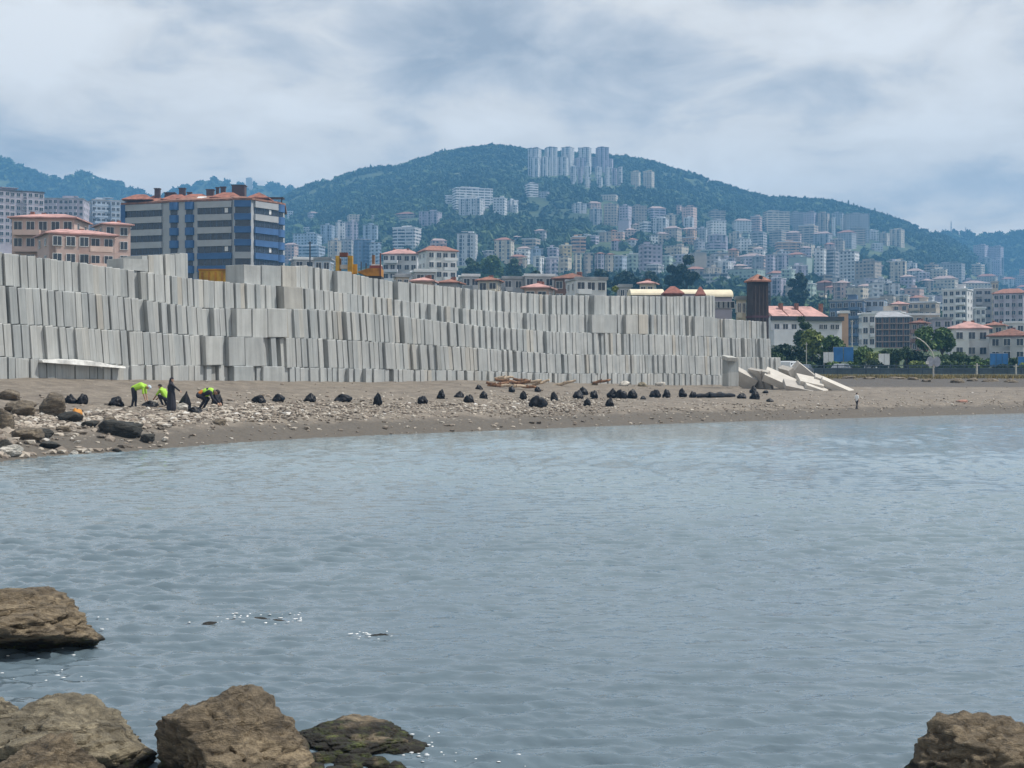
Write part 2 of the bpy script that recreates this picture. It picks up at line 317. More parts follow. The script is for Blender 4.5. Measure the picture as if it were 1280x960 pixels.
# ------------------------------------------------------------------ terrain
SHORE = [(-900, 860), (-500, 700), (-300, 645), (-100, 594), (0, 577), (60, 570), (140, 565.5), (200, 561), (300, 553), (400, 547), (500, 543), (600, 539), (700, 535), (800, 531), (900, 527.5), (1000, 524.5), (1100, 521.5), (1200, 518.5), (1280, 516.5), (1500, 512), (2200, 503)]
BACK = [(-900, 44, 3.4), (-500, 60, 3.4), (0, 88, 3.30), (200, 98, 3.18), (400, 112, 2.96), (600, 128, 2.9), (850, 155, 2.25), (960, 166, 2.25), (1010, 160, 2.1), (1280, 155, 2.02), (2200, 150, 2.0)]
def shore_d(px): return CAMZ * F / (lerp_tab(SHORE, px)[0] - HY)
def profile(px):
    ds = shore_d(px); dw, zw = lerp_tab(BACK, px)
    zc = max(zw + 0.1, float(np.interp(px, [900, 1010], [zw + 0.1, 2.98])))
    return [ds - 14, ds - 3, ds, ds + 2.2, ds + 6, dw, dw + 13, dw + 20], [-1.6, -0.35, 0, 0.38, 0.95, zw, zc, zc + 0.1]
def beach_z(px, d):
    a, b = profile(px); return float(np.interp(d, a, b))
def beach_at(px, py):
    a, b = profile(px); best = None
    for i in range(220):
        d = a[2] + (a[-1] - a[2]) * i / 219; z = float(np.interp(d, a, b)); e = abs(HY + (CAMZ - z) * F / d - py)
        if best is None or e < best[0]: best = (e, d, z)
    return Vector(((px - CX) / F * best[1], best[1], best[2]))
RIDGE = [(-1500, 440), (-400, 400), (0, 335), (100, 322), (200, 302), (300, 275), (355, 247), (375, 237), (400, 227), (430, 219), (455, 211), (470, 209), (500, 206), (530, 198), (550, 191), (575, 187), (600, 184), (622, 182), (640, 185), (660, 188), (700, 191), (760, 195), (800, 199), (830, 208), (870, 219), (900, 231), (930, 240), (960, 248), (1000, 250), (1040, 253), (1080, 263), (1100, 269), (1130, 279), (1160, 289), (1190, 301), (1220, 321), (1250, 346), (1400, 385), (2800, 440)]
D0, D1, GE = 260.0, 2300.0, 0.8
def ridge_py(px): return lerp_tab(RIDGE, px)[0] + 3.0
def ground_z(px, d):
    dw, zw = lerp_tab(BACK, px); base = max(zw + 0.18, float(np.interp(px, [900, 1010], [zw + 0.18, 3.08])))
    if d <= D0: return base + (3.9 - base) * max(0.0, min(1.0, (d - dw - 15) / (D0 - dw - 15)))
    t = min(1.0, (d - D0) / (D1 - D0)); py = 462 - (462 - ridge_py(px)) * t ** GE
    z = CAMZ + (HY - py) * d / F
    if d > D1: z -= (d - D1) * 0.30 + ((d - D1) ** 2) * 0.0002
    x = (px - CX) / F * d
    return z + noise.fractal(Vector((x * 0.004, d * 0.004, 0.3)), 1.0, 2.0, 4) * 7.0 * min(1, t * 4) * max(0.0, 1 - max(0, t - 0.85) * 5)
def ground_d(px, py):
    fr = (462 - py) / (462 - ridge_py(px)); fr = max(0.0, min(0.995, fr)); return D0 + (D1 - D0) * fr ** (1 / GE)

def build_terrain():
    pxs = np.concatenate([np.arange(-900, -60, 40), np.arange(-60, 1350, 6), np.arange(1350, 2201, 50)])
    rows = []; nv = 70
    for px in pxs:
        a, b = profile(px)
        for k in range(nv):
            s = k / (nv - 1); d = a[0] + (a[-1] - a[0]) * (s ** 1.25); z = float(np.interp(d, a, b)); x = (px - CX) / F * d
            if z > 0.1: z += noise.fractal(Vector((x * 0.55, d * 0.55, 1.7)), 1.0, 2.0, 3) * 0.07 + noise.noise(Vector((x * 0.12, d * 0.12, 5))) * 0.10 * min(1, z)
            rows.append((x, d, z))
    o = link('beach', fastmesh('beach', rows, grid_faces(len(pxs), nv)[:, ::-1], BEACH, True)); tag(o, 'brown stony beach sloping down to the sea', kind='structure')
    pxs = np.concatenate([np.arange(-1500, -100, 70), np.arange(-100, 1400, 10), np.arange(1400, 2801, 70)])
    V = []
    tt = np.linspace(0, 1, 90)
    for px in pxs:
        dw = lerp_tab(BACK, px)[0] + 13
        ds = np.concatenate([[dw, dw + 6, dw + 14, 225, 245], D0 + (D1 - D0) * tt, D1 + np.array([25, 70, 150, 300, 600])])
        for d in ds: V.append(((px - CX) / F * d, d, ground_z(px, d) - (0.12 if d == dw else 0)))
    o = link('ground', fastmesh('ground', V, grid_faces(len(pxs), len(ds))[:, ::-1], GROUND, True)); tag(o, 'land rising from the coast to the wooded hill', kind='structure')
    far = [[(-1200, 330), (-300, 230), (-100, 195), (0, 199), (30, 211), (60, 221), (80, 225), (100, 219), (120, 225), (150, 232), (175, 241), (210, 262), (300, 330), (500, 420)],
           [(60, 330), (150, 262), (190, 246), (230, 236), (260, 226), (275, 224), (300, 229), (330, 233), (365, 237), (400, 246), (480, 300), (600, 400)],
           [(1000, 400), (1100, 330), (1150, 301), (1180, 294), (1210, 296), (1250, 298), (1290, 296), (1400, 280), (1700, 300), (2600, 420)]]
    for tab, dr in zip(far, (2800, 3100, 2900)):
        xs = np.arange(tab[0][0], tab[-1][0] + 1, 5 if dr != 2800 else 6); V = []
        ss = np.concatenate([np.linspace(0, 1, 26), [1.1, 1.3]])
        for px in xs:
            pr = lerp_tab(tab, px)[0]
            for s in ss:
                d = dr - 600 + 600 * s; py = 440 + (pr - 440) * min(s, 1) ** 0.9; x = (px - CX) / F * d
                z = CAMZ + (HY - py) * d / F - (max(0, s - 1) * 500) + noise.fractal(Vector((x * 0.006, d * 0.006, dr)), 1.0, 2.0, 5) * 10
                V.append((x, d, z))
        o = link('hill', fastmesh('hill', V, grid_faces(len(xs), len(ss))[:, ::-1], GROUND, True)); tag(o, 'distant wooded hill fading blue in the haze', kind='structure')
build_terrain()

# ------------------------------------------------------------------ sea with real ripples
def wave_field(X, Y, sp):
    r = np.random.default_rng(5); Z = np.zeros_like(X)
    for i in range(84):
        lam = 0.11 * (8.5 ** (i / 83.0)); k = 2 * math.pi / lam
        th = math.radians(92 + r.normal(0, 24)); ph = r.uniform(0, 6.28)
        a = 0.0120 * lam ** 0.9 * r.uniform(0.6, 1.3)
        gate = np.clip((lam / sp - 2.0) / 2.0, 0, 1)
        wob = 0.9 * np.sin(X * (0.35 + 0.03 * i) * math.cos(ph) + Y * 0.3 * math.sin(ph))
        arg = (X * math.cos(th) + Y * math.sin(th)) * k + ph + wob
        grp = 0.72 + 0.28 * np.sin(X * 0.31 * math.cos(1.7 * i) + Y * 0.42 * math.sin(2.3 * i) + ph * 2)
        Z += a * gate * grp * (np.sin(arg) + 0.28 * np.cos(2 * arg))
    patch = 0.85 + 0.45 * np.sin(X * 0.17 + 1.3 * np.sin(Y * 0.11 + X * .05)) * np.sin(Y * 0.19 + 0.7 + .8 * np.sin(X * .13)) - 0.25 * np.clip((X - 4) / 25, -.5, 1)
    return Z * patch
def build_sea():
    d = 9.0 * (140.0 / 9.0) ** (np.linspace(0, 1, 900) ** 1.0)
    px = np.concatenate([np.arange(-900, -120, 6.0), np.linspace(-120, 1400, 640), np.arange(1406, 2180, 6.0)]); PX0, PX1 = px[0], px[-1]
    D, PX = np.meshgrid(d, px, indexing='ij'); X = (PX - CX) / F * D
    sp = np.maximum(np.gradient(d)[:, None] * np.ones_like(X), D / F * np.gradient(px)[None, :])
    Z = wave_field(X, D, sp)
    edge = np.clip(np.minimum.reduce([(PX - PX0) / 60, (PX1 - PX) / 60, (D - 9) / 0.6]), 0, 1)
    Z = Z * edge
    Z[edge <= 0] = 0
    V = np.stack([X, D, Z], -1).reshape(-1, 3); Fs = grid_faces(*X.shape)[:, ::-1]
    n0 = len(V)
    # calm surrounding sheet, butted round the rippled part
    out = []; fo = []
    def quad(a, b, c, e):
        i = n0 + len(out); out.extend([a, b, c, e]); fo.append([i, i + 1, i + 2, i + 3])
    xl0, xr0 = (PX0 - CX) / F, (PX1 - CX) / F
    quad((-4000, -300, 0), (4000, -300, 0), (4000, 9, 0), (-4000, 9, 0))
    quad((-4000, 9, 0), (xl0 * 9, 9, 0), (xl0 * 140, 140, 0), (-4000, 140, 0))
    quad((xr0 * 9, 9, 0), (4000, 9, 0), (4000, 140, 0), (xr0 * 140, 140, 0))
    quad((-4000, 140, 0), (4000, 140, 0), (4000, 180, 0), (-4000, 180, 0))
    me = fastmesh('water', np.concatenate([V, np.array(out)]), np.concatenate([Fs, np.array(fo)]), WATER, True)
    tag(link('water', me), 'grey blue rippled sea water of the bay', kind='structure')
build_sea()

# ------------------------------------------------------------------ the stacked concrete slabs
TIER = [  # px: base, then the tops of the rows from the bottom up
    (-120, 473, 444, 400, 350, 305, 300), (0, 473, 446, 404, 356, 313, 306), (150, 474.5, 456.5, 413, 370, 334, 322), (258, 475.5, 457, 420, 385, 349, 314.5),
    (320, 476.5, 458.5, 421.5, 385.5, 354, 330), (400, 477.5, 460, 423.5, 386.6, 361, 331), (500, 476.5, 462, 429, 395, 374, 350), (600, 476, 464, 435, 407, 387, 360),
    (700, 476, 467, 443, 415, 393, 368), (850, 483, 467, 444, 419, 393, 370), (906, 482, 470, 446, 422, 398, 369), (963, 480.5, 476, 447, 423.5, 402, 380)]
SETB = [0.0, 0.15, 0.30, 0.75, 1.5]
ROWN = ['bottom row', 'second row up', 'third row up', 'fourth row up', 'top row']
SPAN = [(-60, 906), (-60, 977), (-60, 966), (-60, 962), (-60, 906)]
def ordinal(n):
    a = 'first second third fourth fifth sixth seventh eighth ninth tenth eleventh twelfth thirteenth fourteenth fifteenth sixteenth seventeenth eighteenth nineteenth'.split()
    t = {2: 'twent', 3: 'thirt', 4: 'fort', 5: 'fift', 6: 'sixt', 7: 'sevent', 8: 'eight', 9: 'ninet'}
    if n < 20: return a[n - 1]
    h, r = divmod(n, 100)
    if h: return 'hundred-and-' + ordinal(r) if r else 'hundredth'
    q, r = divmod(n, 10)
    return t[q] + 'ieth' if r == 0 else t[q] + 'y-' + a[r - 1]
def block_mesh(seed):
    bm = bmesh.new(); bmesh.ops.create_cube(bm, size=1.0)
    bmesh.ops.bevel(bm, geom=bm.edges[:], offset=0.026, segments=2, affect='EDGES', profile=0.6)
    r = random.Random(seed)
    for v in bm.verts: v.co += Vector((r.uniform(-1, 1), r.uniform(-1, 1), r.uniform(-1, 1))) * 0.006
    me = bpy.data.meshes.new('concrete_block'); bm.to_mesh(me); bm.free(); me.materials.append(CONC); return me
BLOCKS = [block_mesh(i) for i in range(5)]
WALLD = [t[:2] for t in BACK if t[0] <= 850] + [(960, 166), (1040, 173.5)]
def wall_pt(px, setback=0.0):
    d = lerp_tab(WALLD, px)[0]; p = Vector(((px - CX) / F * d, d)); e = 4.0
    d2 = lerp_tab(WALLD, px + e)[0]; t = (Vector(((px + e - CX) / F * d2, d2)) - p).normalized()
    nrm = Vector((t.y, -t.x)); return p - nrm * setback, t, nrm, d
def build_wall():
    r = random.Random(21); items = []
    big = {2: [(290, 345)], 1: [(247, 262), (281, 318)], 4: [(163, 195), (318, 345), (350, 384), (432, 448), (752, 764)], 3: [(352, 378), (742, 770), (786, 806), (868, 884)], 0: [(284, 300), (320, 340)]}
    for k in range(5):
        px, end = SPAN[k]; ph = r.uniform(0, 9); idx = 0; lean_b = [0.02, 0.085, 0.075, 0.05, 0.025][k]
        while px < end:
            p, t, nrm, d = wall_pt(px, SETB[k])
            tab = lerp_tab(TIER, px); zt = CAMZ + (HY - tab[k + 1]) / F * d; zb = CAMZ + (HY - tab[k]) / F * d
            if k == 0: zb -= 0.7
            th = r.uniform(0.44, 0.60) * float(np.interp(px, [200, 950], [1.0, 0.84]))
            wide = False
            for a, b in big.get(k, []):
                if a <= px < b: wide = True
            jut = r.gauss(0, 0.045)
            if wide: th = r.uniform(1.5, 2.2); jut = 0.35 + r.uniform(0, 0.1)
            elif r.random() < 0.06: jut += r.choice((-0.45, 0.22))
            alt = noise.noise(Vector((px * 0.011, k * 3.7, 4.2)))
            if alt > 0.02 and idx % 2 and not wide: jut -= 0.12
            ext = 0.0
            if k == 4 and px < 163: ext = 5.0
            skip = k == 4 and 258 <= px < 318
            lean = lean_b + 0.03 * noise.noise(Vector((px * 0.02, k * 7.0, ph))) + r.gauss(0, 0.006)
            if wide: lean *= 0.3
            if px > 700: lean *= 0.7
            gap = r.uniform(0.01, 0.05) + (r.uniform(0.07, 0.18) if r.random() < 0.18 else 0)
            h = zt - zb + r.gauss(0, 0.02)
            # px advance for th metres along the wall
            dpx = th * (t.x * F / d - (px - CX) / d * t.y); gpx = gap * (t.x * F / d - (px - CX) / d * t.y)
            mid = px + dpx / 2; q, t2, n2, dm = wall_pt(mid, SETB[k] + ext)
            dep = 2.0
            if not skip:
                idx += 1 if mid > 0 else 0
                c = Vector((q.x, q.y)) + n2 * (jut - dep / 2)
                items.append(dict(k=k, n=idx, px=mid, c=Vector((c.x, c.y, (zt + zb) / 2 + r.gauss(0, .012))), rz=math.atan2(t2.y, t2.x) + r.gauss(0, 0.02), lean=lean, s=(th, dep, h), area=dpx * (tab[k] - tab[k + 1]) if mid > 3 else 0, wide=wide, bx=r.randrange(5)))
            px += dpx + gpx
    keep = sorted([i for i in items if i['area'] > 0 and (i['k'] != 4 or i['px'] > 163)], key=lambda i: -i['area'])[:298]
    ks = set(id(i) for i in keep); VV = []; FF = []; nb = 0
    for i in items:
        M = Matrix.Translation(i['c']) @ Matrix.Rotation(i['rz'], 4, 'Z') @ Matrix.Rotation(-i['lean'], 4, 'Y') @ Matrix.Diagonal((*i['s'], 1))
        if id(i) in ks:
            o = link('concrete_block', BLOCKS[i['bx']]); o.matrix_world = M
            look = 'broad grey concrete slab' if i['wide'] else ('leaning concrete slab' if i['lean'] > 0.05 else 'upright concrete slab')
            tag(o, f"{look}, {ordinal(i['n'])} from the left in the wall's {ROWN[i['k']]}", 'concrete slab', 'concrete slabs stacked in rows as a wall')
        else:
            V = np.array([v.co[:] + (1,) for v in BLOCKS[i['bx']].vertices]) @ np.array(M).T
            VV.append(V[:, :3]); FF += [tuple(v + nb for v in p.vertices) for p in BLOCKS[i['bx']].polygons]; nb += len(V)
    me = bpy.data.meshes.new('far_concrete_slabs'); me.from_pydata(np.concatenate(VV).tolist(), [], FF); me.materials.append(mat_concrete_mass())
    tag(link('far_concrete_slabs', me), 'the smaller concrete slabs filling the far part of the stacked wall', 'concrete slabs', kind='stuff')
build_wall()
def pale_blocks():
    t = NT('fresh_concrete'); t.rough(0.9); v = t.mapped((1, 1, 1)); oi = t.n('ShaderNodeObjectInfo')
    c = t.ramp(oi.outputs['Random'], [(0, (0.40, 0.375, 0.345)), (1, (0.58, 0.55, 0.50))])
    t.color(t.mix(0.6, c, t.ramp(t.noise(v, 3, 6, 0.7), [(0.3, (0.65, 0.64, 0.63)), (0.7, (1.1, 1.1, 1.1))]), 'MULTIPLY')); out = []
    for b in BLOCKS: m = b.copy(); m.materials.clear(); m.materials.append(t.mat); out.append(m)
    return out
PALEB = pale_blocks()
def slab(px, py, d, size, rot, label, bx=0, name='concrete_block'):
    o = link(name, PALEB[bx]); o.location = P(px, py, d); o.scale = size; o.rotation_euler = [math.radians(a) for a in rot]
    return tag(o, label, 'concrete slab', 'toppled concrete slabs on the beach')
for row in [
    (929, 473.5, 152, (2.6, 1.5, 1.5), (24, 26, 10), 'toppled slab at the foot of the wall end, sloping down to the right'),
    (946, 473.0, 152, (0.45, 1.9, 2.1), (8, -20, 30), 'slim slab leaning against the heap, beside the wall end'),
    (955, 474.0, 151.5, (0.42, 1.9, 2.1), (8, -24, 34), 'slim slab leaning right behind another slim slab'),
    (974, 475.0, 151, (3.4, 2.2, 0.8), (26, 24, -8), 'broad slab sloping down to the right in the middle of the heap'),
    (986, 470.5, 153, (0.7, 2.0, 2.2), (10, -30, 20), 'upended slab in the heap with sunlit edge'),
    (1007, 470.5, 153, (3.3, 2.0, 1.5), (14, 38, 6), 'big slab tipped up highest on the heap, peaked corner on top'),
    (1012, 477.0, 148, (2.6, 2.2, 0.5), (22, 12, 5), 'flat pale slab lying low in front of the peaked slab'),
    (1000, 484.0, 147, (3.4, 2.2, 0.45), (20, 12, 0), 'flat white slab lying lowest on the sand'),
    (1020, 485.0, 147, (2.6, 1.6, 0.4), (20, 18, 8), 'small slab lying flat between the white slab and the last pair'),
    (1037, 480.5, 149, (3.6, 1.2, 0.7), (20, 24, -4), 'long narrow slab, rear one of the pair ending the heap'),
    (1046, 484.0, 148, (3.6, 1.1, 0.7), (20, 24, -4), 'long narrow slab, front one of the pair ending the heap')]:
    slab(row[0], row[1], row[2], row[3], row[4], row[5], RNG.randrange(5))
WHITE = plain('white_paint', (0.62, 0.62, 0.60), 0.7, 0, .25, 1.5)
def white_strip():  # added white strip standing in for the sunlit tops of the bottom row
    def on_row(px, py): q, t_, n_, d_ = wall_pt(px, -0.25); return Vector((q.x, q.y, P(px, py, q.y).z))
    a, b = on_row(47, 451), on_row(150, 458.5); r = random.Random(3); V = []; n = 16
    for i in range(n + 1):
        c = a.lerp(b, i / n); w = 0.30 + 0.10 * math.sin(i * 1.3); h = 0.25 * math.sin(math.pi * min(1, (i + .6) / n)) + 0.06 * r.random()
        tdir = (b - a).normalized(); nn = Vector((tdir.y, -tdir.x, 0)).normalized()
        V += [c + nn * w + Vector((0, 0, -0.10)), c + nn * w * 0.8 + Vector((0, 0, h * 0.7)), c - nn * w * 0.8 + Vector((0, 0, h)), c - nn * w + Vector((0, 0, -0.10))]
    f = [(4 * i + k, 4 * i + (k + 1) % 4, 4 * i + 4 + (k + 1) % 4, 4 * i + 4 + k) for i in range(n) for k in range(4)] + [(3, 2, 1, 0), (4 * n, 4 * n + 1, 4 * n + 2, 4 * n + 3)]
    o = MB().add(V, f).build('sunlit_top_strip', WHITE); tag(o, 'long white strip added as the sunlit top of the bottom slab row', 'sunlit strip')
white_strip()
o = link('concrete_block', BLOCKS[1]); o.location = P(912, 448, 150); o.scale = (1.15, 1.6, 0.4); o.rotation_euler = (0.16, 0.05, 0.3)
tag(o, 'flat slab with sunlit top capping a short stack before the wall end', 'concrete slab')
for j, (py, hh) in enumerate(((458, 1.6), (474, 1.5))):
    o = link('concrete_block', BLOCKS[2 + j]); o.location = P(913, py, 150.6); o.scale = (1.2, 1.5, hh); o.rotation_euler = (0, 0, 0.3)
    tag(o, ('upper' if j == 0 else 'lower') + ' dark slab of the short stack standing before the wall end', 'concrete slab')

# ------------------------------------------------------------------ rocks
def rock(name, c, size, seed, mat, planes=None, sub=5, rough=0.10, rz=0.0, nr=20):
    V, Fa = ico(sub); r = random.Random(seed); PW = 40 if sub >= 6 else 26
    pl = [(Vector(n).normalized(), d) for n, d in (planes or [])]
    for i in range(nr if planes else 14):
        pl.append((Vector((r.gauss(0, 1), r.gauss(0, 1), r.gauss(0, 0.8))).normalized(), r.uniform(0.84, 1.04) if planes else r.uniform(0.66, 0.98)))
    out = []; off = Vector((seed * 3.1, seed * 1.7, seed * 0.9))
    for v in V:
        u = Vector(v); den = 0.0
        for n, d in pl:
            t = n.dot(u) / d
            if t > 0: den += t ** PW
        rad = 1 / max(den, 1e-6) ** (1 / PW); q = u * min(rad, 1.25)
        f = noise.fractal(q * 1.6 + off, 1.0, 2.1, 3) * 1.0
        g = noise.ridged_multi_fractal(q * 3.0 + off, 0.9, 2.1, 5, 1.0, 2.0) - 1.0 if sub >= 5 else noise.fractal(q * 4 + off, 0.9, 2.1, 4)
        st = noise.noise(Vector((q.x * 2.0 + q.z * 1.5, q.y * 2.0, (q.z * 1.0 - q.x * 0.35) * 11)) + off)
        cr = abs(noise.fractal(q * 2.3 + off * 1.3, 1.0, 2.0, 3)); pit = noise.fractal(q * 11 + off, 1.0, 2.0, 3) if sub >= 6 else 0
        q = q + u * rough * (f * 0.55 - g * 0.50 + st * 0.50 - 1.3 * max(0, 0.09 - cr) * 6 + pit * 0.26)
        out.append((q.x * size[0], q.y * size[1], q.z * size[2]))
    me = fastmesh(name, out, Fa, mat, True); return link(name, me, None, c, (0, 0, rz))
def fore(px0, px1, py_top, d, zbase, depth, seed, mat, planes, label, sub=6, rough=0.11, rz=0.0, nr=20):
    w = (px1 - px0) / F * d; top = CAMZ + (HY - py_top) / F * d; h = top - zbase
    o = rock('boulder', ((0.5 * (px0 + px1) - CX) / F * d, d + depth * 0.2, zbase + h * 0.5), (w / 2, depth / 2, h / 2), seed, mat, planes, sub, rough, rz, nr)
    return tag(o, label, 'boulder', 'boulders at the water in front')
fore(-200, 112, 737, 18.4, -0.45, 2.2, 3, ROCK, [((0.15, -0.5, -0.8), 0.34), ((0.25, -0.5, 0.9), 0.86), ((0.8, -0.2, 0.6), 0.84), ((-0.2, 0.2, 1), 0.95)], 'tan boulder with dark undercut foot standing alone in the water')
fore(156, 392, 866, 12.4, -0.5, 1.5, 8, ROCK, [((-0.80, -0.58, -0.16), 0.50), ((-1, 0.2, 0), 0.80), ((0.60, -0.42, 0.68), 0.58), ((-0.45, 0.1, 0.88), 0.80), ((0.15, -0.62, 0.77), 0.72), ((0.9, 0.1, 0.45), 0.80), ((0.05, -1, 0.1), 0.85)], 'tallest brown craggy boulder with dark shaded left face', nr=4, rough=0.10)
fore(-60, 178, 890, 12.9, -0.5, 1.3, 12, ROCK_GREY, [((0.5, -0.2, 0.85), 0.76), ((0.25, -0.85, -0.5), 0.52), ((-0.3, -0.3, 0.9), 0.82), ((-0.5, -0.75, -0.4), 0.55)], 'pale ridged boulder with a green mossy right flank')
fore(-140, 34, 874, 13.4, -0.4, 1.2, 17, ROCK_GREY, [((0.55, -0.2, 0.8), 0.72), ((0.2, -0.4, 0.9), 0.8)], 'smooth grey boulder at the left edge behind the pale ridged one')
fore(-40, 128, 930, 11.9, -0.4, 0.8, 23, ROCK, [((-0.4, -0.2, 0.9), 0.72), ((0.6, -0.3, 0.8), 0.78)], 'low brown boulder lying in front of the pale ridged one')
fore(366, 516, 908, 13.75, -0.25, 1.0, 31, ROCK, [((0.1, -0.3, 1), 0.74), ((0.5, -0.2, 0.85), 0.82), ((0.0, -0.7, -0.7), 0.5)], 'low flat rounded boulder washed by the water')
fore(1142, 1365, 908, 12.3, -0.5, 1.4, 44, ROCK, [((-0.8, -0.4, 0.5), 0.80), ((0.0, -0.3, 1), 0.86), ((-0.3, -0.9, 0.3), 0.8), ((0.7, 0, 0.7), 0.9)], 'brown boulder alone at the right edge')
SMALL = [(398, 950, 13.2, .30), (418, 944, 13.5, .22), (440, 958, 13.05, .32), (468, 955, 13.1, .26), (452, 946, 13.4, .2), (495, 962, 12.9, .2), (385, 968, 12.7, .3), (425, 972, 12.7, .33), (365, 962, 12.8, .22)]
for i, (px, py, d, s) in enumerate(SMALL):
    zt = CAMZ + (HY - py) / F * d
    o = rock('rock', ((px - CX) / F * d, d, zt), (s * 0.6, s * 0.55, s * 0.32), 60 + i, ROCK, None, 4, 0.14)
    tag(o, ['small weedy stone', 'small mossy stone', 'small wet stone'][i % 3] + ' between the tall boulder and the flat one', 'stone', 'small stones between the front boulders')
for i, (px, py, s) in enumerate([(250, 778, .35), (285, 776, .3), (322, 775, .42), (350, 778, .4), (448, 796, .3), (475, 795, .28)]):
    d = CAMZ * F / (py - HY); o = rock('rock', ((px - CX) / F * d, d, -0.13), (s * .8, s * .5, 0.14), 90 + i, ROCK_DARK, None, 4, 0.12)
    tag(o, 'dark rock tip just breaking the water surface, ' + ['left end of the longer line', 'second of the longer line', 'third of the longer line', 'right end of the longer line', 'left one of a pair', 'right one of a pair'][i], 'rock', 'rock tips breaking the surface')
# shore rocks on the left of the beach
SH = [(22, 515, 40, 16, 'd', 'flat dark boulder nearest the left edge, above the stony slope'), (63, 520, 42, 26, 'r', 'tall reddish boulder with a pointed crest on the beach'), (88, 528, 28, 12, 'k', 'dark flat rock just right of the pointed reddish boulder'),
      (28, 520, 34, 18, 'r', 'brown rock wedged left of the pointed reddish boulder'), (6, 536, 26, 26, 'd', 'big brown rock cut by the left edge'), (30, 549, 40, 14, 'r', 'long low brown rock near the waterline'), (50, 548, 26, 12, 'k', 'dark low rock right of the long brown one'),
      (62, 560, 26, 8, 'k', 'dark wet rock right at the waterline'), (112, 534, 20, 9, 'k', 'small dark rock with a white stone on it'), (155, 545, 52, 22, 'k', 'large black wedge rock sloping to the water'), (140, 538, 24, 16, 'r', 'grey rock leaning behind the black wedge rock'),
      (184, 553, 20, 12, 'k', 'small black rock at the tip of the wedge rock'), (7, 569, 36, 13, 'w', 'bright white rock at the water near the left edge'), (20, 565, 20, 9, 'w', 'smaller white rock beside the bright white one'), (2, 566, 22, 16, 'k', 'black rock behind the bright white one'),
      (93, 569, 10, 5, 'w', 'white stone at the waterline, left one of two'), (110, 570, 9, 4, 'w', 'white stone at the waterline, right one of two'), (146, 570, 12, 4, 'k', 'black stone lying in the water off the beach'), (273, 531, 18, 7, 'd', 'grey rock lying alone on the dark sand'),
      (10, 500, 30, 12, 'd', 'grey rock high on the beach at the left edge'), (228, 514, 16, 9, 'p', 'pale round boulder at the feet of the standing worker'), (205, 552, 8, 4, 'w', 'small white stone on the wet sand'), (78, 540, 20, 9, 'd', 'half buried grey rock below the dark flat rock')]
for i, (px, py, w, h, k, lb) in enumerate(SH):
    p = beach_at(px, py); d = p.y; ww = w / F * d; hh = h / F * d
    o = rock('rock', (p.x, p.y + ww * 0.1, p.z + hh * 0.35), (ww * 0.52, ww * 0.42, hh * 0.62), 120 + i, {'d': ROCK_DRY, 'r': ROCK_DRY, 'k': ROCK_DARK, 'w': ROCK_PALE, 'p': ROCK_PALE}[k], None, 4, 0.13, RNG.uniform(-.6, .6))
    tag(o, lb, 'rock', 'rocks on the beach')

def scatter_stones():
    V0, F0 = ico(1); r = np.random.default_rng(3); VV = []; FF = []; n = 0
    variants = [V0 * (1 + 0.28 * r.standard_normal((len(V0), 1))) for _ in range(12)]
    spec = [(3600, 200, 720, 0.50, 0.11, 0.05, 0.15), (2300, 20, 340, 0.47, 0.07, 0.06, 0.21), (1500, 600, 1290, 0.48, 0.2, 0.03, 0.11), (260, -60, 200, 0.30, 0.2, 0.08, 0.26), (700, 0, 1290, 0.45, 0.3, 0.03, 0.10), (60, 250, 1000, 0.12, 0.07, 0.08, 0.2), (1300, 640, 1000, 0.5, 0.13, 0.03, 0.11)]
    for cnt, x0, x1, mu, sg, s0, s1 in spec:
        for _ in range(cnt):
            px = r.uniform(x0, x1) + r.normal(0, 25); f = float(np.clip(r.normal(mu, sg), 0.03, 0.98)); a, b = profile(px)
            ys = lerp_tab(SHORE, px)[0]; dw, zw = lerp_tab(BACK, px); yb = HY + (CAMZ - zw) * F / dw
            p = beach_at_fast(px, ys + (yb - ys) * f)
            s = s0 + (s1 - s0) * r.random() ** 2.2
            V = variants[r.integers(12)] * np.array([s * r.uniform(.8, 1.6), s * r.uniform(.7, 1.2), s * r.uniform(.45, .8)]); an = r.uniform(0, 6.28); c, q = math.cos(an), math.sin(an)
            V = np.stack([V[:, 0] * c - V[:, 1] * q, V[:, 0] * q + V[:, 1] * c, V[:, 2]], 1) + np.array([p[0], p[1], p[2] + s * .2])
            VV.append(V); FF.append(F0 + n); n += len(V)
    tag(link('pebbles', fastmesh('pebbles', np.concatenate(VV), np.concatenate(FF), STONES)), 'loose pale and brown stones strewn over the beach', 'stones', kind='stuff')
_bc = {}
def beach_at_fast(px, py):
    k = round(px / 6)
    if k not in _bc:
        a, b = profile(k * 6); dd = np.linspace(a[2], a[-2], 160); zz = np.interp(dd, a, b); _bc[k] = (HY + (CAMZ - zz) * F / dd, dd, zz)
    y, dd, zz = _bc[k]; i = int(np.argmin(np.abs(y - py))); return ((px - CX) / F * dd[i], dd[i], zz[i])
scatter_stones()

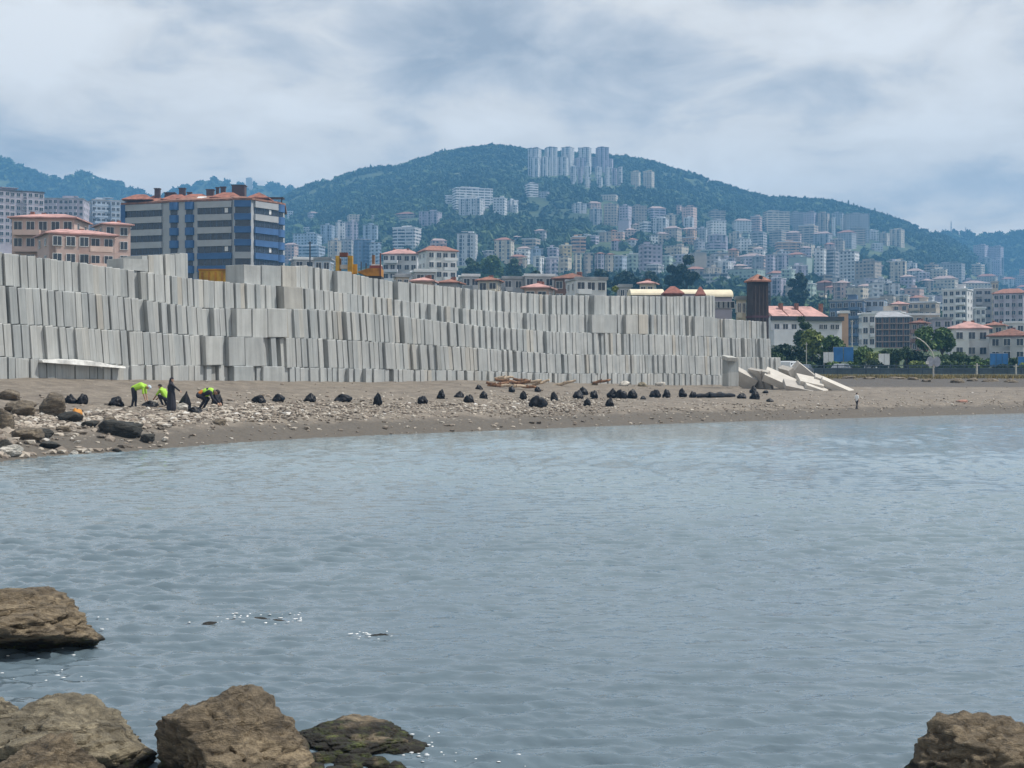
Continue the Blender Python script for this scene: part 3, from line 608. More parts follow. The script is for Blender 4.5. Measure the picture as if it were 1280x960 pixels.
# ------------------------------------------------------------------ rubbish bags
def bag_mesh(seed, kind='knot'):
    V, Fa = ico(4); r = random.Random(seed); off = Vector((seed * 2.3, seed * 1.1, 0)); out = []
    for v in V:
        u = Vector(v); a = math.atan2(u.y, u.x)
        z = u.z; rr = 1.0 - 0.18 * max(0, z)
        if kind == 'knot' and z > 0.55: rr *= 1 - 0.25 * min(1, (z - 0.55) / 0.45)
        if z < -0.45: z = -0.45 - (abs(z) - 0.45) * 0.15
        fold = 1 + 0.05 * math.sin(a * 7 + seed + z * 4) * (0.4 + max(0, z)) + 0.34 * noise.noise(u * 1.3 + off) + 0.16 * noise.fractal(u * 3.1 + off, 1, 2, 3)
        out.append((u.x * rr * fold + 0.18 * math.sin(seed * 2.1) * z, u.y * rr * fold, (z + 0.52) * (0.95 + 0.38 * noise.noise(u * 1.2 + off * 1.7))))
    return fastmesh('rubbish_bag', out, Fa, BAGM, True)
BAGME = [bag_mesh(i + 1) for i in range(4)] + [bag_mesh(9, 'flat'), bag_mesh(10, 'flat')]
BAGM.node_tree.nodes['Principled BSDF'].inputs['Specular IOR Level'].default_value = 0.25
def knot_mesh():
    m = MB()
    for i in range(7):
        a = i * 0.9; m.tube((0, 0, -.1), (math.cos(a) * 0.24 + .1, math.sin(a) * 0.2, 0.16 + 0.06 * (i % 3)), 0.09, 0.03, 5)
    return m.mesh('tied_top', BAGM)
KNOT = knot_mesh()
BAGS = [(88, 504, 13, 10, 0, 'round black bag, first one from the left edge on the beach'), (103, 505, 13, 11, 1, 'black bag touching the first bag from the left edge'), (145, 508, 18, 11, 4, 'black bag with a pale top lying left of the bending worker'),
        (324, 503, 17, 9, 4, 'flat black bag, left one of a pair just right of the workers'), (348, 502, 14, 9, 5, 'flat black bag, right one of a pair just right of the workers'), (388, 502, 14, 9, 0, 'black bag with a white scrap on top, fourth right of the workers'), (429, 502, 20, 9, 5, 'long flat black bag between two single bags'),
        (472, 507, 11, 14, 1, 'narrow upright black bag standing alone'), (528, 505, 12, 10, 2, 'leaning black bag left of the group of five'), (551, 499, 10, 10, 3, 'small black bag at the left of the group of five'), (574, 498, 12, 8, 0, 'low black bag touching its right neighbour'), (586, 504, 11, 11, 2, 'front black bag of a touching pair'),
        (604, 499, 10, 9, 1, 'black bag below the small one nearest the wall'), (599, 488, 9, 6, 3, 'small black bag nearest the wall above a bigger one'), (640, 490, 8, 7, 0, 'black bag in front of the driftwood heap, left one'), (654, 499, 9, 9, 1, 'black bag right of the large double bag top, left side'), (672, 509, 20, 14, 2, 'largest black bag, nearest the water'),
        (672, 489, 8, 5, 3, 'smallest black bag at the driftwood heap'), (693, 501, 9, 10, 1, 'upright black bag right of the largest one'), (723, 498, 13, 9, 0, 'black bag at the left of a leaning cluster'), (729, 493, 11, 8, 3, 'black bag piled behind the leaning cluster'), (742, 498, 9, 10, 2, 'black bag at the right of a leaning cluster'),
        (734, 507, 9, 8, 1, 'black bag in front of the leaning cluster'), (762, 508, 10, 9, 3, 'black bag nearest the water right of the largest one'), (766, 497, 13, 10, 0, 'left bag of the widest row of black bags'), (776, 498, 13, 11, 2, 'middle bag of the widest row of black bags'), (791, 498, 12, 10, 1, 'right bag of the widest row of black bags'),
        (804, 500, 7, 5, 4, 'tiny flat black bag right of the widest row'), (819, 497, 13, 10, 2, 'left bag of a pair before the far wall'), (833, 497, 9, 9, 1, 'right bag of a pair before the far wall'), (853, 496, 9, 9, 3, 'single black bag left of the long bundle'), (866, 497, 9, 7, 0, 'black bag touching the left end of the long bundle'),
        (927, 499, 11, 7, 4, 'flat black bag at the right end of the long bundle'), (943, 500, 11, 10, 1, 'black bag in front of the toppled slabs, lower one'), (941, 491, 8, 7, 3, 'black bag in front of the toppled slabs, upper one'), (962, 503, 8, 5, 5, 'small flat black bag last on the right'), (957, 491, 7, 3, 4, 'scrap of black bag below the leaning slim slabs')]
for i, (px, py, w, h, v, lb) in enumerate(BAGS):
    p = beach_at(px, py); d = p.y; ww = w / F * d * 0.55; hh = h / F * d
    o = link('rubbish_bag', BAGME[v], None, (p.x, p.y, p.z - 0.03), (RNG.uniform(-.08, .08), RNG.uniform(-.1, .1), RNG.uniform(0, 6)))
    zs = hh / (1.30 if v < 4 else 1.35); o.scale = (ww, ww * 0.9, zs)
    tag(o, lb, 'rubbish bag', 'black rubbish bags on the beach')
    if v < 4: k = link('tied_top', KNOT, o, (0.05, 0, 1.08))
def bundle():
    V = []; n = 26; m = 10
    for i in range(n + 1):
        f = i / n; px = 871 + 48 * f; p = beach_at(px, 497.5 - 0.5 * f); rr = 0.30 * (0.45 + 0.55 * math.sin(math.pi * min(1, max(0.05, f * 1.02)))) * (1 + 0.2 * math.sin(f * 23)) 
        for k in range(m): a = 2 * math.pi * k / m; V.append((p.x, p.y + math.cos(a) * rr * 1.3, p.z + 0.18 + math.sin(a) * rr * 1.1))
    f = [(i * m + k, i * m + (k + 1) % m, (i + 1) * m + (k + 1) % m, (i + 1) * m + k) for i in range(n) for k in range(m)] + [tuple(range(m - 1, -1, -1)), tuple(range(n * m, n * m + m))]
    tag(MB().add(V, f).build('tarpaulin_roll', BAGM), 'long black roll of sheeting lying on the beach before the wall', 'roll')
bundle()
def shape_bag(name, px, py, w, h, col, lb, cat='bag'):
    p = beach_at(px, py); d = p.y; m = bag_mesh(77 + px, 'flat').copy(); m.materials.clear(); m.materials.append(col)
    o = link(name, m, None, (p.x, p.y, p.z - .02), (0, 0, 1)); o.scale = (w / F * d * .55, w / F * d * .5, h / F * d / 1.35); return tag(o, lb, cat)
shape_bag('cloth_bundle', 96, 522, 14, 11, plain('orange_cloth', (0.5, 0.22, 0.04), 0.8), 'crumpled orange cloth on the stones near the pointed boulder', 'cloth')
WOOD = plain('rusty_wood', (0.21, 0.115, 0.065), 0.9, 0, 0.4, 2); WOODP = plain('pale_wood', (0.42, 0.33, 0.24), 0.9, 0, 0.3, 2)
DW = [(623, 482, -18, 8, 1.9, 0), (636, 480, 12, 10, 2.4, 0), (630, 477, -6, 20, 1.8, 1), (648, 481, -24, -12, 2.3, 0), (656, 479, 14, 6, 2.2, 0), (664, 482, -12, -20, 2.0, 1), (642, 484, 3, 8, 2.2, 1), (617, 484, 24, 4, 1.3, 0), (676, 483, -30, 4, 1.6, 1), (659, 485, 8, -8, 1.9, 0), (706, 482, -26, -14, 2.2, 1), (752, 481, -16, 0, 1.8, 0)]
DWL = ['left end of the heap', 'long rusty one across the heap', 'pale one on top at the left', 'rusty one sloping down right', 'rusty one tilted up at the right', 'pale one in the right half', 'pale one lying in front', 'short stub at the far left', 'pale one at the right end', 'rusty one lying front right', 'lone pale one right of the heap', 'lone rusty one far right of the heap']
for i, (px, py, tl, yaw, ln, k) in enumerate(DW):
    p = beach_at(px, py + 1.5); m = MB(); r = random.Random(i); pts = []
    for j in range(6): pts.append(Vector((ln * (j / 5 - .5), 0.10 * math.sin(j * 1.7 + i), 0.04 * math.sin(j * 2.3 + i * 2))))
    for j in range(5): m.tube(pts[j], pts[j + 1], 0.16 - 0.02 * abs(j - 2), 0.16 - 0.02 * abs(j - 1), 7)
    m.tube(pts[2], pts[2] + Vector((0.25, -0.2, 0.2)), 0.08, 0.03, 6)
    o = m.build('driftwood_log', WOODP if k else WOOD, None, (p.x, p.y, p.z + 0.22 + 0.12 * (i % 3)), (0, math.radians(tl * .55), math.radians(yaw)))
    tag(o, 'driftwood log, ' + DWL[i], 'driftwood', 'driftwood logs at the foot of the wall')
for i, (px, py, w, h, lb) in enumerate([(780, 480, 14, 5, 'pale flat boulder left of two others under the wall'), (803, 481, 12, 5, 'grey boulder middle of three under the wall'), (826, 481, 14, 6, 'pale boulder right of two others under the wall'), (744, 479, 8, 4, 'small pale boulder left of the three under the wall')]):
    p = beach_at(px, py + 2); d = p.y
    tag(rock('rock', (p.x, p.y, p.z + .1), (w / F * d * .5, .5, h / F * d * .8), 200 + i, ROCK_GREY if i % 2 else ROCK_PALE, None, 3, 0.14), lb, 'rock', 'rocks on the beach')

def glint_specks():  # white flecks modelled in place of sun glints on the ripples
    r = np.random.default_rng(2); V0, F0 = ico(1); VV = []; FF = []; n = 0
    for x0, x1, y0, y1, c in ((285, 378, 767, 781, 60), (236, 285, 772, 779, 14), (436, 492, 790, 800, 34), (112, 145, 772, 792, 10), (0, 105, 812, 856, 30), (440, 548, 918, 946, 70), (505, 720, 940, 962, 36), (380, 470, 934, 958, 16)):
        for _ in range(int(c * .6)):
            px = r.uniform(x0, x1); py = y0 + (y1 - y0) * r.random(); d = CAMZ * F / (py - HY); s = r.uniform(.004, .012) * d / 15
            VV.append(V0 * np.array([s * r.uniform(1, 3.5), s * 1.6, s * .5]) + np.array([(px - CX) / F * d, d, r.uniform(.0, .035)])); FF.append(F0 + n); n += len(V0)
    tag(link('glint_specks', fastmesh('glint_specks', np.concatenate(VV), np.concatenate(FF), plain('white_glint', (0.85, 0.87, 0.88), .25), True)), 'white flecks added for sun glints around the rocks in the water', 'glint_specks', kind='stuff')
glint_specks()
# ------------------------------------------------------------------ people
SKIN = plain('skin', (0.42, 0.25, 0.17), 0.6); HIVIS = plain('hi_vis_cloth', (0.34, 0.60, 0.05), 0.7); NAVY = plain('dark_cloth', (0.018, 0.018, 0.028), 0.85)
MAROON = plain('maroon_cloth', (0.07, 0.015, 0.03), 0.85); CAPM = plain('pale_cap', (0.5, 0.6, 0.68), 0.8); ORANGE = plain('orange_cloth_band', (0.55, 0.18, 0.03), 0.8); WHITEC = plain('white_cloth', (0.75, 0.75, 0.75), 0.85); HAIRM = plain('dark_hair', (0.02, 0.015, 0.012), 0.8)
def capsules(segs):
    m = MB()
    for a, b, ra, rb in segs:
        a, b = Vector(a), Vector(b); ax = b - a; L = max(ax.length, 1e-4); q = ax.to_track_quat('Z', 'Y'); V = []; F_ = []; n = 12; rings = []
        for k in range(5):
            t = -math.pi / 2 + math.pi / 2 * k / 4 + 0.02; rings.append((ra * math.sin(t), ra * math.cos(t)))
        for k in range(5):
            t = math.pi / 2 * k / 4 - 0.02 * (k == 4); rings.append((L + rb * math.sin(t), rb * math.cos(t)))
        for z, r in rings:
            for i in range(n): w = 2 * math.pi * i / n; V.append(a + q @ Vector((math.cos(w) * r, math.sin(w) * r, z)))
        R = len(rings)
        F_ = [(i * n + k, i * n + (k + 1) % n, (i + 1) * n + (k + 1) % n, (i + 1) * n + k) for i in range(R - 1) for k in range(n)] + [tuple(range(n - 1, -1, -1)), tuple(range((R - 1) * n, R * n))]
        m.add(V, F_)
    return m
def remeshed(name, segs, mat, parent, vox=0.012):
    o = capsules(segs).build(name, mat, parent); md = o.modifiers.new('remesh', 'REMESH'); md.mode = 'VOXEL'; md.voxel_size = vox; md.use_smooth_shade = True
    s = o.modifiers.new('smooth', 'SMOOTH'); s.iterations = 3; s.factor = 0.5; return o
def person(px, py, rz, J, scale, outfit, label, group='people clearing the beach'):
    """J: joints in a local frame, x = facing direction, z up; outfit: list of (name, material, piece)"""
    p = beach_at(px, py); root = empty('person', (p.x, p.y, p.z), rz); root.scale = (scale,) * 3
    tag(root, label, 'person', group); j = {k: Vector(v) for k, v in J.items()}
    def arm(s, r):
        return [(j['sh' + s], j['el' + s], 0.050 * r, 0.042 * r), (j['el' + s], j['wr' + s], 0.041 * r, 0.030 * r)]
    def leg(s, r): return [(j['hip' + s], j['kn' + s], 0.088 * r, 0.062 * r), (j['kn' + s], j['an' + s], 0.060 * r, 0.042 * r)]
    def torso(r): return [(j['pel'] + (j['hipL'] - j['pel']) * .55, j['pel'] + (j['hipR'] - j['pel']) * .55, .105 * r, .105 * r), (j['pel'], j['chest'], 0.125 * r, 0.150 * r), (j['chest'], j['neck'], .145 * r, .085 * r), (j['shL'], j['shR'], .068 * r, .068 * r), (j['pel'] + (j['hipL'] - j['pel']) * .4, j['chest'] + (j['shL'] - j['chest']) * .5, .10 * r, .10 * r), (j['pel'] + (j['hipR'] - j['pel']) * .4, j['chest'] + (j['shR'] - j['chest']) * .5, .10 * r, .10 * r)]
    hd = j['head']; up = (hd - j['neck']).normalized(); fw = Vector(J.get('face', (1, 0, 0))).normalized(); fw = (fw - up * fw.dot(up)).normalized(); sd = up.cross(fw)
    segs = torso(.9) + arm('L', 1) + arm('R', 1) + leg('L', .93) + leg('R', .93)
    segs += [(j['neck'], hd - up * .03, .058, .056), (hd - up * .045 + fw * .012, hd + up * .035, .078, .092), (hd + fw * .09 - up * .01, hd + fw * .108 - up * .028, .013, .018), (hd + fw * .078 - up * .075, hd + fw * .083 - up * .072, .026, .022)]
    for s in (-1, 1): segs.append((hd + sd * .09 * s - up * .02, hd + sd * .095 * s + up * .02, .014, .016))
    for s in 'LR':
        dirv = (j['wr' + s] - j['el' + s]).normalized(); side = dirv.cross(Vector((1, 0, 0)) if abs(dirv.x) < .8 else Vector((0, 0, 1))).normalized(); nn = dirv.cross(side)
        w = j['wr' + s]; pl = w + dirv * .085; segs.append((w, pl, .028, .036))
        for q, (o_, ln) in enumerate(((-.030, .062), (-.010, .074), (.011, .070), (.030, .054))):
            a = pl + side * o_; b = a + dirv * ln * .55 + nn * .008; segs += [(a, b, .0115, .0105), (b, b + dirv * ln * .4 + nn * .025, .0105, .009)]
        a = w + dirv * .035 + side * .03; segs.append((a, a + side * .035 + dirv * .045, .013, .010))
        an = j['an' + s]; tz = Vector((1, 0, 0)); segs.append((an + Vector((-.03, 0, -.045)), an + tz * .15 + Vector((0, 0, -.05)), .040, .030))
    remeshed('body', segs, SKIN, root)
    for name, mat, piece in outfit:
        if piece == 'legs': sg = leg('L', 1.12) + leg('R', 1.12) + torso(1.0)[:1]
        elif piece == 'top': sg = torso(1.06) + [(j['shL'], j['elL'], .060, .054), (j['shR'], j['elR'], .060, .054)]
        elif piece == 'longtop': sg = torso(1.06) + arm('L', 1.25) + arm('R', 1.25)
        elif piece == 'vest': sg = [(a, b, r0 * 1.14, r1 * 1.14) for a, b, r0, r1 in torso(1.0)[1:]]
        elif piece == 'yoke': sg = [(j['pel'].lerp(j['chest'], .75), j['chest'].lerp(j['neck'], .45), .172, .160)]
        elif piece == 'band': sg = [(j['pel'].lerp(j['chest'], .25), j['pel'].lerp(j['chest'], .45), .155, .16)]
        elif piece == 'robe': sg = torso(1.3) + [(j['pel'], (j['anL'] + j['anR']) / 2 + Vector((0, 0, .14)), .20, .25)] + arm('L', 1.3) + arm('R', 1.3)
        elif piece == 'hair': sg = [(hd + up * .02 - fw * .02, hd + up * .045 - fw * .005, .093, .092)]
        elif piece == 'scarf': sg = [(hd + up * .02 - fw * .025, hd + up * .045 - fw * .01, .100, .098), (hd - up * .06 - fw * .04, j['neck'] - fw * .02, .085, .095)]
        elif piece == 'cap': sg = [(hd + up * .035 - fw * .01, hd + up * .055, .096, .090), (hd + up * .06 + fw * .06, hd + up * .045 + fw * .16, .035, .022)]
        elif piece in ('shoeL', 'shoeR'):
            an = j['an' + piece[-1]]; sg = [(an + Vector((-.04, 0, -.04)), an + Vector((.16, 0, -.052)), .050, .040)]
        remeshed(name, sg, mat, root)
    return root
def stand(**kw):
    J = dict(pel=(0, 0, .94), hipL=(0, .09, .90), hipR=(0, -.09, .90), knL=(.02, .10, .50), knR=(.03, -.10, .50), anL=(0, .11, .085), anR=(.02, -.11, .085), chest=(.0, 0, 1.26), neck=(-.01, 0, 1.47), head=(.015, 0, 1.62), shL=(0, .18, 1.41), shR=(0, -.18, 1.41), elL=(-.02, .24, 1.13), elR=(-.02, -.24, 1.13), wrL=(.05, .24, .90), wrR=(.05, -.24, .90)); J.update(kw); return J
SHOES = [('shoe', NAVY, 'shoeL'), ('shoe', NAVY, 'shoeR')]
bent = stand(pel=(-.10, 0, .92), hipL=(-.10, .09, .89), hipR=(-.10, -.09, .89), knL=(-.04, .11, .50), knR=(-.08, -.11, .48), anL=(-.05, .12, .085), anR=(-.16, -.12, .085), chest=(.22, 0, 1.04), neck=(.42, 0, 1.02), head=(.56, 0, .98), face=(.5, 0, -1), shL=(.36, .17, .98), shR=(.36, -.17, .98), elL=(.40, .20, .70), elR=(.38, -.20, .70), wrL=(.46, .15, .46), wrR=(.44, -.15, .46))
person(170, 511, 0.0, bent, 1.25, [('trousers', NAVY, 'legs'), ('vest', HIVIS, 'top'), ('cap', CAPM, 'cap')] + SHOES, 'worker in lime shirt and pale cap bending over with straight legs')
robe = stand(shR=(.0, -.18, 1.41), elR=(.22, -.16, 1.25), wrR=(.42, -.10, 1.08), head=(.03, 0, 1.63))
person(214, 515, 0.15, robe, 1.12, [('robe', NAVY, 'robe'), ('headscarf', NAVY, 'scarf'), ('sleeve', MAROON, 'band')] + SHOES, 'standing figure in a long black robe holding an open black bag')
squat = stand(pel=(-.18, 0, .38), hipL=(-.16, .10, .36), hipR=(-.16, -.10, .36), knL=(.22, .14, .52), knR=(.22, -.14, .52), anL=(.0, .14, .085), anR=(.0, -.14, .085), chest=(.05, 0, .66), neck=(.17, 0, .84), head=(.26, 0, .95), face=(1, 0, -.5), shL=(.12, .18, .79), shR=(.12, -.18, .79), elL=(.30, .20, .58), elR=(.30, -.20, .58), wrL=(.48, .14, .42), wrR=(.48, -.14, .42))
person(206, 509, math.pi - 0.4, squat, 1.25, [('trousers', NAVY, 'legs'), ('vest', HIVIS, 'top'), ('hair', HAIRM, 'hair')] + SHOES, 'crouching worker in lime vest half hidden behind the robed figure')
bent2 = stand(pel=(-.22, 0, .60), hipL=(-.22, .10, .58), hipR=(-.22, -.10, .58), knL=(.10, .13, .46), knR=(.06, -.13, .46), anL=(-.10, .14, .085), anR=(-.16, -.14, .085), chest=(.14, 0, .74), neck=(.34, 0, .74), head=(.48, 0, .72), face=(.6, 0, -1), shL=(.28, .18, .70), shR=(.28, -.18, .70), elL=(.40, .20, .46), elR=(.38, -.20, .46), wrL=(.56, .12, .30), wrR=(.54, -.12, .30))
person(256, 513, -0.1, bent2, 1.5, [('trousers', NAVY, 'legs'), ('jacket', NAVY, 'longtop'), ('vest', HIVIS, 'yoke'), ('waistband', ORANGE, 'band'), ('hair', HAIRM, 'hair')] + SHOES, 'worker in dark clothes and yellow vest stooping low beside a full bag')
walk = stand(knL=(.14, .09, .50), anL=(.16, .10, .10), knR=(-.06, -.09, .49), anR=(-.24, -.10, .12))
person(1071, 512, 0.6, walk, 0.80, [('trousers', NAVY, 'legs'), ('shirt', WHITEC, 'top'), ('hair', HAIRM, 'hair')] + SHOES, 'small lone walker in white shirt and dark trousers by the water', 'people on the beach')
def held_bag():
    p = beach_at(232, 513); top = p + Vector((0.02, -0.15, 1.12)); V = []; n = 14; rings = [(0, .30, .30), (.12, .40, .34), (.4, .34, .30), (.75, .2, .2), (1.0, .06, .10), (1.12, .04, .07)]
    for z, a, b in rings:
        for i in range(n): w = 2 * math.pi * i / n; k = 1 + .12 * math.sin(w * 4 + z * 3); V.append(p + Vector((math.cos(w) * a * k - 0.12 + 0.16 * z, math.sin(w) * b * k, z)))
    R = len(rings); f = [(i * n + k, i * n + (k + 1) % n, (i + 1) * n + (k + 1) % n, (i + 1) * n + k) for i in range(R - 1) for k in range(n)] + [tuple(range(n - 1, -1, -1)), tuple(range((R - 1) * n, R * n))]
    tag(MB().add(V, f).build('rubbish_bag', BAGM), 'tall black bag held up open by the robed figure', 'rubbish bag', 'black rubbish bags on the beach')
held_bag()
for (px, py, w, h, v, lb) in [(272, 507, 13, 17, 1, 'upright black bag at the right of the stooping worker'), (244, 517, 18, 9, 4, 'flat black bag on the stones before the stooping worker'), (188, 509, 18, 9, 5, 'flat black bag between the bending worker and the robed figure')]:
    p = beach_at(px, py); d = p.y; o = link('rubbish_bag', BAGME[v], None, (p.x, p.y, p.z - .03), (0, 0, 1)); o.scale = (w / F * d * .55, w / F * d * .5, h / F * d / 1.5); tag(o, lb, 'rubbish bag', 'black rubbish bags on the beach')
    if v < 4: link('tied_top', KNOT, o, (0.05, 0, 1.08))

# ------------------------------------------------------------------ buildings
C = dict(white=(0.66, 0.67, 0.68), cream=(0.60, 0.54, 0.44), beige=(0.46, 0.40, 0.33), pink=(0.58, 0.43, 0.38), lilac=(0.46, 0.43, 0.50), grey=(0.40, 0.41, 0.43), blue=(0.11, 0.17, 0.27), pale_blue=(0.42, 0.50, 0.60), brown=(0.22, 0.13, 0.10), green=(0.38, 0.47, 0.42), yellow=(0.62, 0.50, 0.28), dark=(0.10, 0.09, 0.11), orange=(0.55, 0.36, 0.24))
def RM(k):
    return {'t': plain('terracotta_tiles', (0.30, 0.14, 0.10), .85, 0, .3, 1.5), 'p': plain('pink_roof_sheet', (0.50, 0.28, 0.25), .7, 0, .3, .6), 'q': plain('faded_roof', (0.36, 0.27, 0.25), .8, 0, .25, .4), 'g': plain('grey_roof', (0.33, 0.34, 0.36), .8, 0, .2, .6), 'w': plain('white_roof_sheet', (0.74, 0.75, 0.77), .6, 0, .1, .6), 'd': plain('dark_roof', (0.08, 0.08, 0.09), .8), 'c': plain('cream_roof_sheet', (0.70, 0.62, 0.46), .7, 0, .1, .6), 'b': plain('brown_tiles', (0.22, 0.10, 0.07), .85, 0, .3, 1.5)}[k]
WINME = {}
def window_mesh(w, h):
    k = (round(w, 1), round(h, 1))
    if k not in WINME:
        m = MB(); w, h = k
        m.box((0, -.02, 0), (w - .1, .06, h - .1), mi=0)
        for c, d in (((0, -.03, h / 2 - .03), (w, .10, .08)), ((0, -.04, -h / 2 + .03), (w + .1, .16, .08)), ((-w / 2 + .04, -.03, 0), (.08, .10, h - .16)), ((w / 2 - .04, -.03, 0), (.08, .10, h - .16)), ((0, -.035, 0), (.06, .09, h - .16))): m.box(c, d, mi=1)
        WINME[k] = m.mesh('window', [WIN, FRAME])
    return WINME[k]
GRP = 'buildings of the town below and on the hill'
NB = [0]
def building(x0, x1, yt, yb, col, roof, style, label, d=None, turn=None, deep=None, wins=None):
    """a building whose front foot stands on the terrain where the photo shows it"""
    r = random.Random(int(x0 * 13 + yt * 7)); cx = (x0 + x1) / 2
    if d is None: d = ground_d(cx, yb)
    x = (cx - CX) / F * d; gz = ground_z(cx, d); W = (x1 - x0) / F * d
    top = CAMZ + (HY - yt) / F * d; H = top - gz
    if turn is None: turn = r.choice((-1, 1)) * r.uniform(8, 24)
    a = abs(math.radians(turn)); dep = deep or min(max(0.75 * W, 9), 16 if W > 14 else 12)
    w = max((W - dep * math.sin(a)) / math.cos(a), W * 0.5)
    if not deep: dep = min(dep, w * 1.3)
    rz = -math.atan2(x, d) + math.radians(turn)
    c = Vector((x, d + dep * 0.45, 0))
    root = empty('house' if H < 10.5 else 'apartment_building', (c.x, c.y, gz), rz)
    tag(root, label, 'house' if H < 10.5 else 'building', GRP)
    rh = {'t': .20, 'p': .20, 'b': .2, 'h': .2, 'q': .2, 'l': .11}.get(roof, 0) * min(w, dep); flat = roof in 'gwdfc'
    hw = H - (rh + .25 if not flat else 0.5); near = d < 760
    colr = C[col]
    fs = style if style in ('grid', 'rows', 'strip') else 'blank'
    m = MB(); m.box((0, 0, hw / 2 - 4), (w, dep, hw + 8))
    n_st = max(1, int(round(hw / 3.0)))
    if style in ('strip',) and w > 9:       # projecting bays of a tower block
        for k in range(max(1, int(w / 9))):
            bx = -w / 2 + w * (k + .5) / max(1, int(w / 9)); m.box((bx, -dep / 2 - .5, hw / 2 - 4.2), (3.2, 1.6, hw + 7.4))
    elif style != 'blank' and r.random() < .5 and w > 8:
        m.box((r.choice((-1, 1)) * w * .24, -dep / 2 - .6, hw / 2 - 4.2), (w * .34, 1.8, hw + 7.2))
    m.build('wall', facade(colr, 'blank' if near else fs), root)
    if not flat: MB().hip((0, 0, hw), w, dep, rh, r.uniform(.25, .55), .7).build('roof', RM('q' if d > 640 and roof == 'p' else 'p' if roof == 'l' else roof), root)
    else:
        rm = MB(); rm.box((0, 0, hw + .14), (w + .6, dep + .6, .28)); rm.box((0, -dep / 2 - .2, hw + .42), (w + .6, .2, .4)); rm.box((0, dep / 2 + .2, hw + .42), (w + .6, .2, .4))
        rm.build('roof', RM('g' if roof == 'f' else roof), root)
        if H > 11 and w > 7: MB().box((r.uniform(-.2, .2) * w, r.uniform(0, .2) * dep, hw + 1.3), (w * .28, dep * .3, 2.2)).box((r.uniform(-.2, .2) * w, .1 * dep, hw + 2.45), (w * .32, dep * .34, .2)).build('stair_head', facade(colr, 'blank'), root)
    if not flat and near:
        for _ in range(2): MB().box((r.uniform(-.3, .3) * w, r.uniform(-.1, .25) * dep, hw + rh * .8), (.7, .7, 1.6)).build('chimney', RM('b'), root)
    fl = 2 if near else 0
    if near and style != 'blank':
        bays = max(2, int(round(w / (2.5 if style != 'rows' else 3.4)))); bays = min(bays, 11); st0 = max(0, n_st - 8)
        ww, wh = (1.6, 1.7) if style != 'rows' else (2.6, 1.5)
        ww = min(ww, w / bays * .75)
        sides = max(2, int(dep / 4))
        for s in range(st0, n_st):
            z = hw - (n_st - s) * (hw / n_st) + hw / n_st * .55
            for b in range(bays):
                xx = -w / 2 + w * (b + .5) / bays
                link('window', window_mesh(ww, wh), root, (xx, -dep / 2 - .06 if not (len(m.v) > 8 and inside_bay(m, xx, w)) else bay_front(m) - .06, z))
            sg = 1 if turn < 0 else -1
            for b in range(sides):
                o = link('window', window_mesh(1.3, 1.4), root, (sg * (w / 2 + .06), -dep / 2 + dep * (b + .5) / sides, z), (0, 0, sg * math.pi / 2))
        if style in ('grid', 'rows') and n_st >= 3:
            bw = w * r.uniform(.28, .45); bx = r.choice((-1, 1)) * w * .24
            for s in range(max(1, st0), n_st):
                z = hw - (n_st - s) * (hw / n_st)
                yy = (bay_front(m) if len(m.v) > 8 else -dep / 2)
                MB().box((bx, yy - .65, z), (bw, 1.3, .18)).box((bx, yy - 1.25, z + .5), (bw, .10, .8)).box((bx - bw / 2, yy - .65, z + .5), (.1, 1.1, .8)).box((bx + bw / 2, yy - .65, z + .5), (.1, 1.1, .8)).build('balcony', facade(tuple(min(1, q * 1.15) for q in colr), 'blank'), root)
    elif style in ('rows', 'grid') and H > 11 and d < 1500:
        bw = w * r.uniform(.3, .5); bx = r.choice((-1, 1)) * w * .2; yy = bay_front(m) if len(m.v) > 8 else -dep / 2
        for s in range(max(1, n_st - 9), n_st):
            MB().box((bx, yy - .5, s * 3.0 + .4), (bw, 1.0, .9)).build('balcony', facade(tuple(min(1, q * 1.1) for q in colr), 'blank'), root)
    NB[0] += 1
    return root
def inside_bay(m, xx, w):
    xs = [v[0] for v in m.v[8:]]; 
    for i in range(8, len(m.v), 8):
        q = [v[0] for v in m.v[i:i + 8]]
        if min(q) - .9 < xx < max(q) + .9: return True
    return False
def bay_front(m): return min(v[1] for v in m.v[8:16])

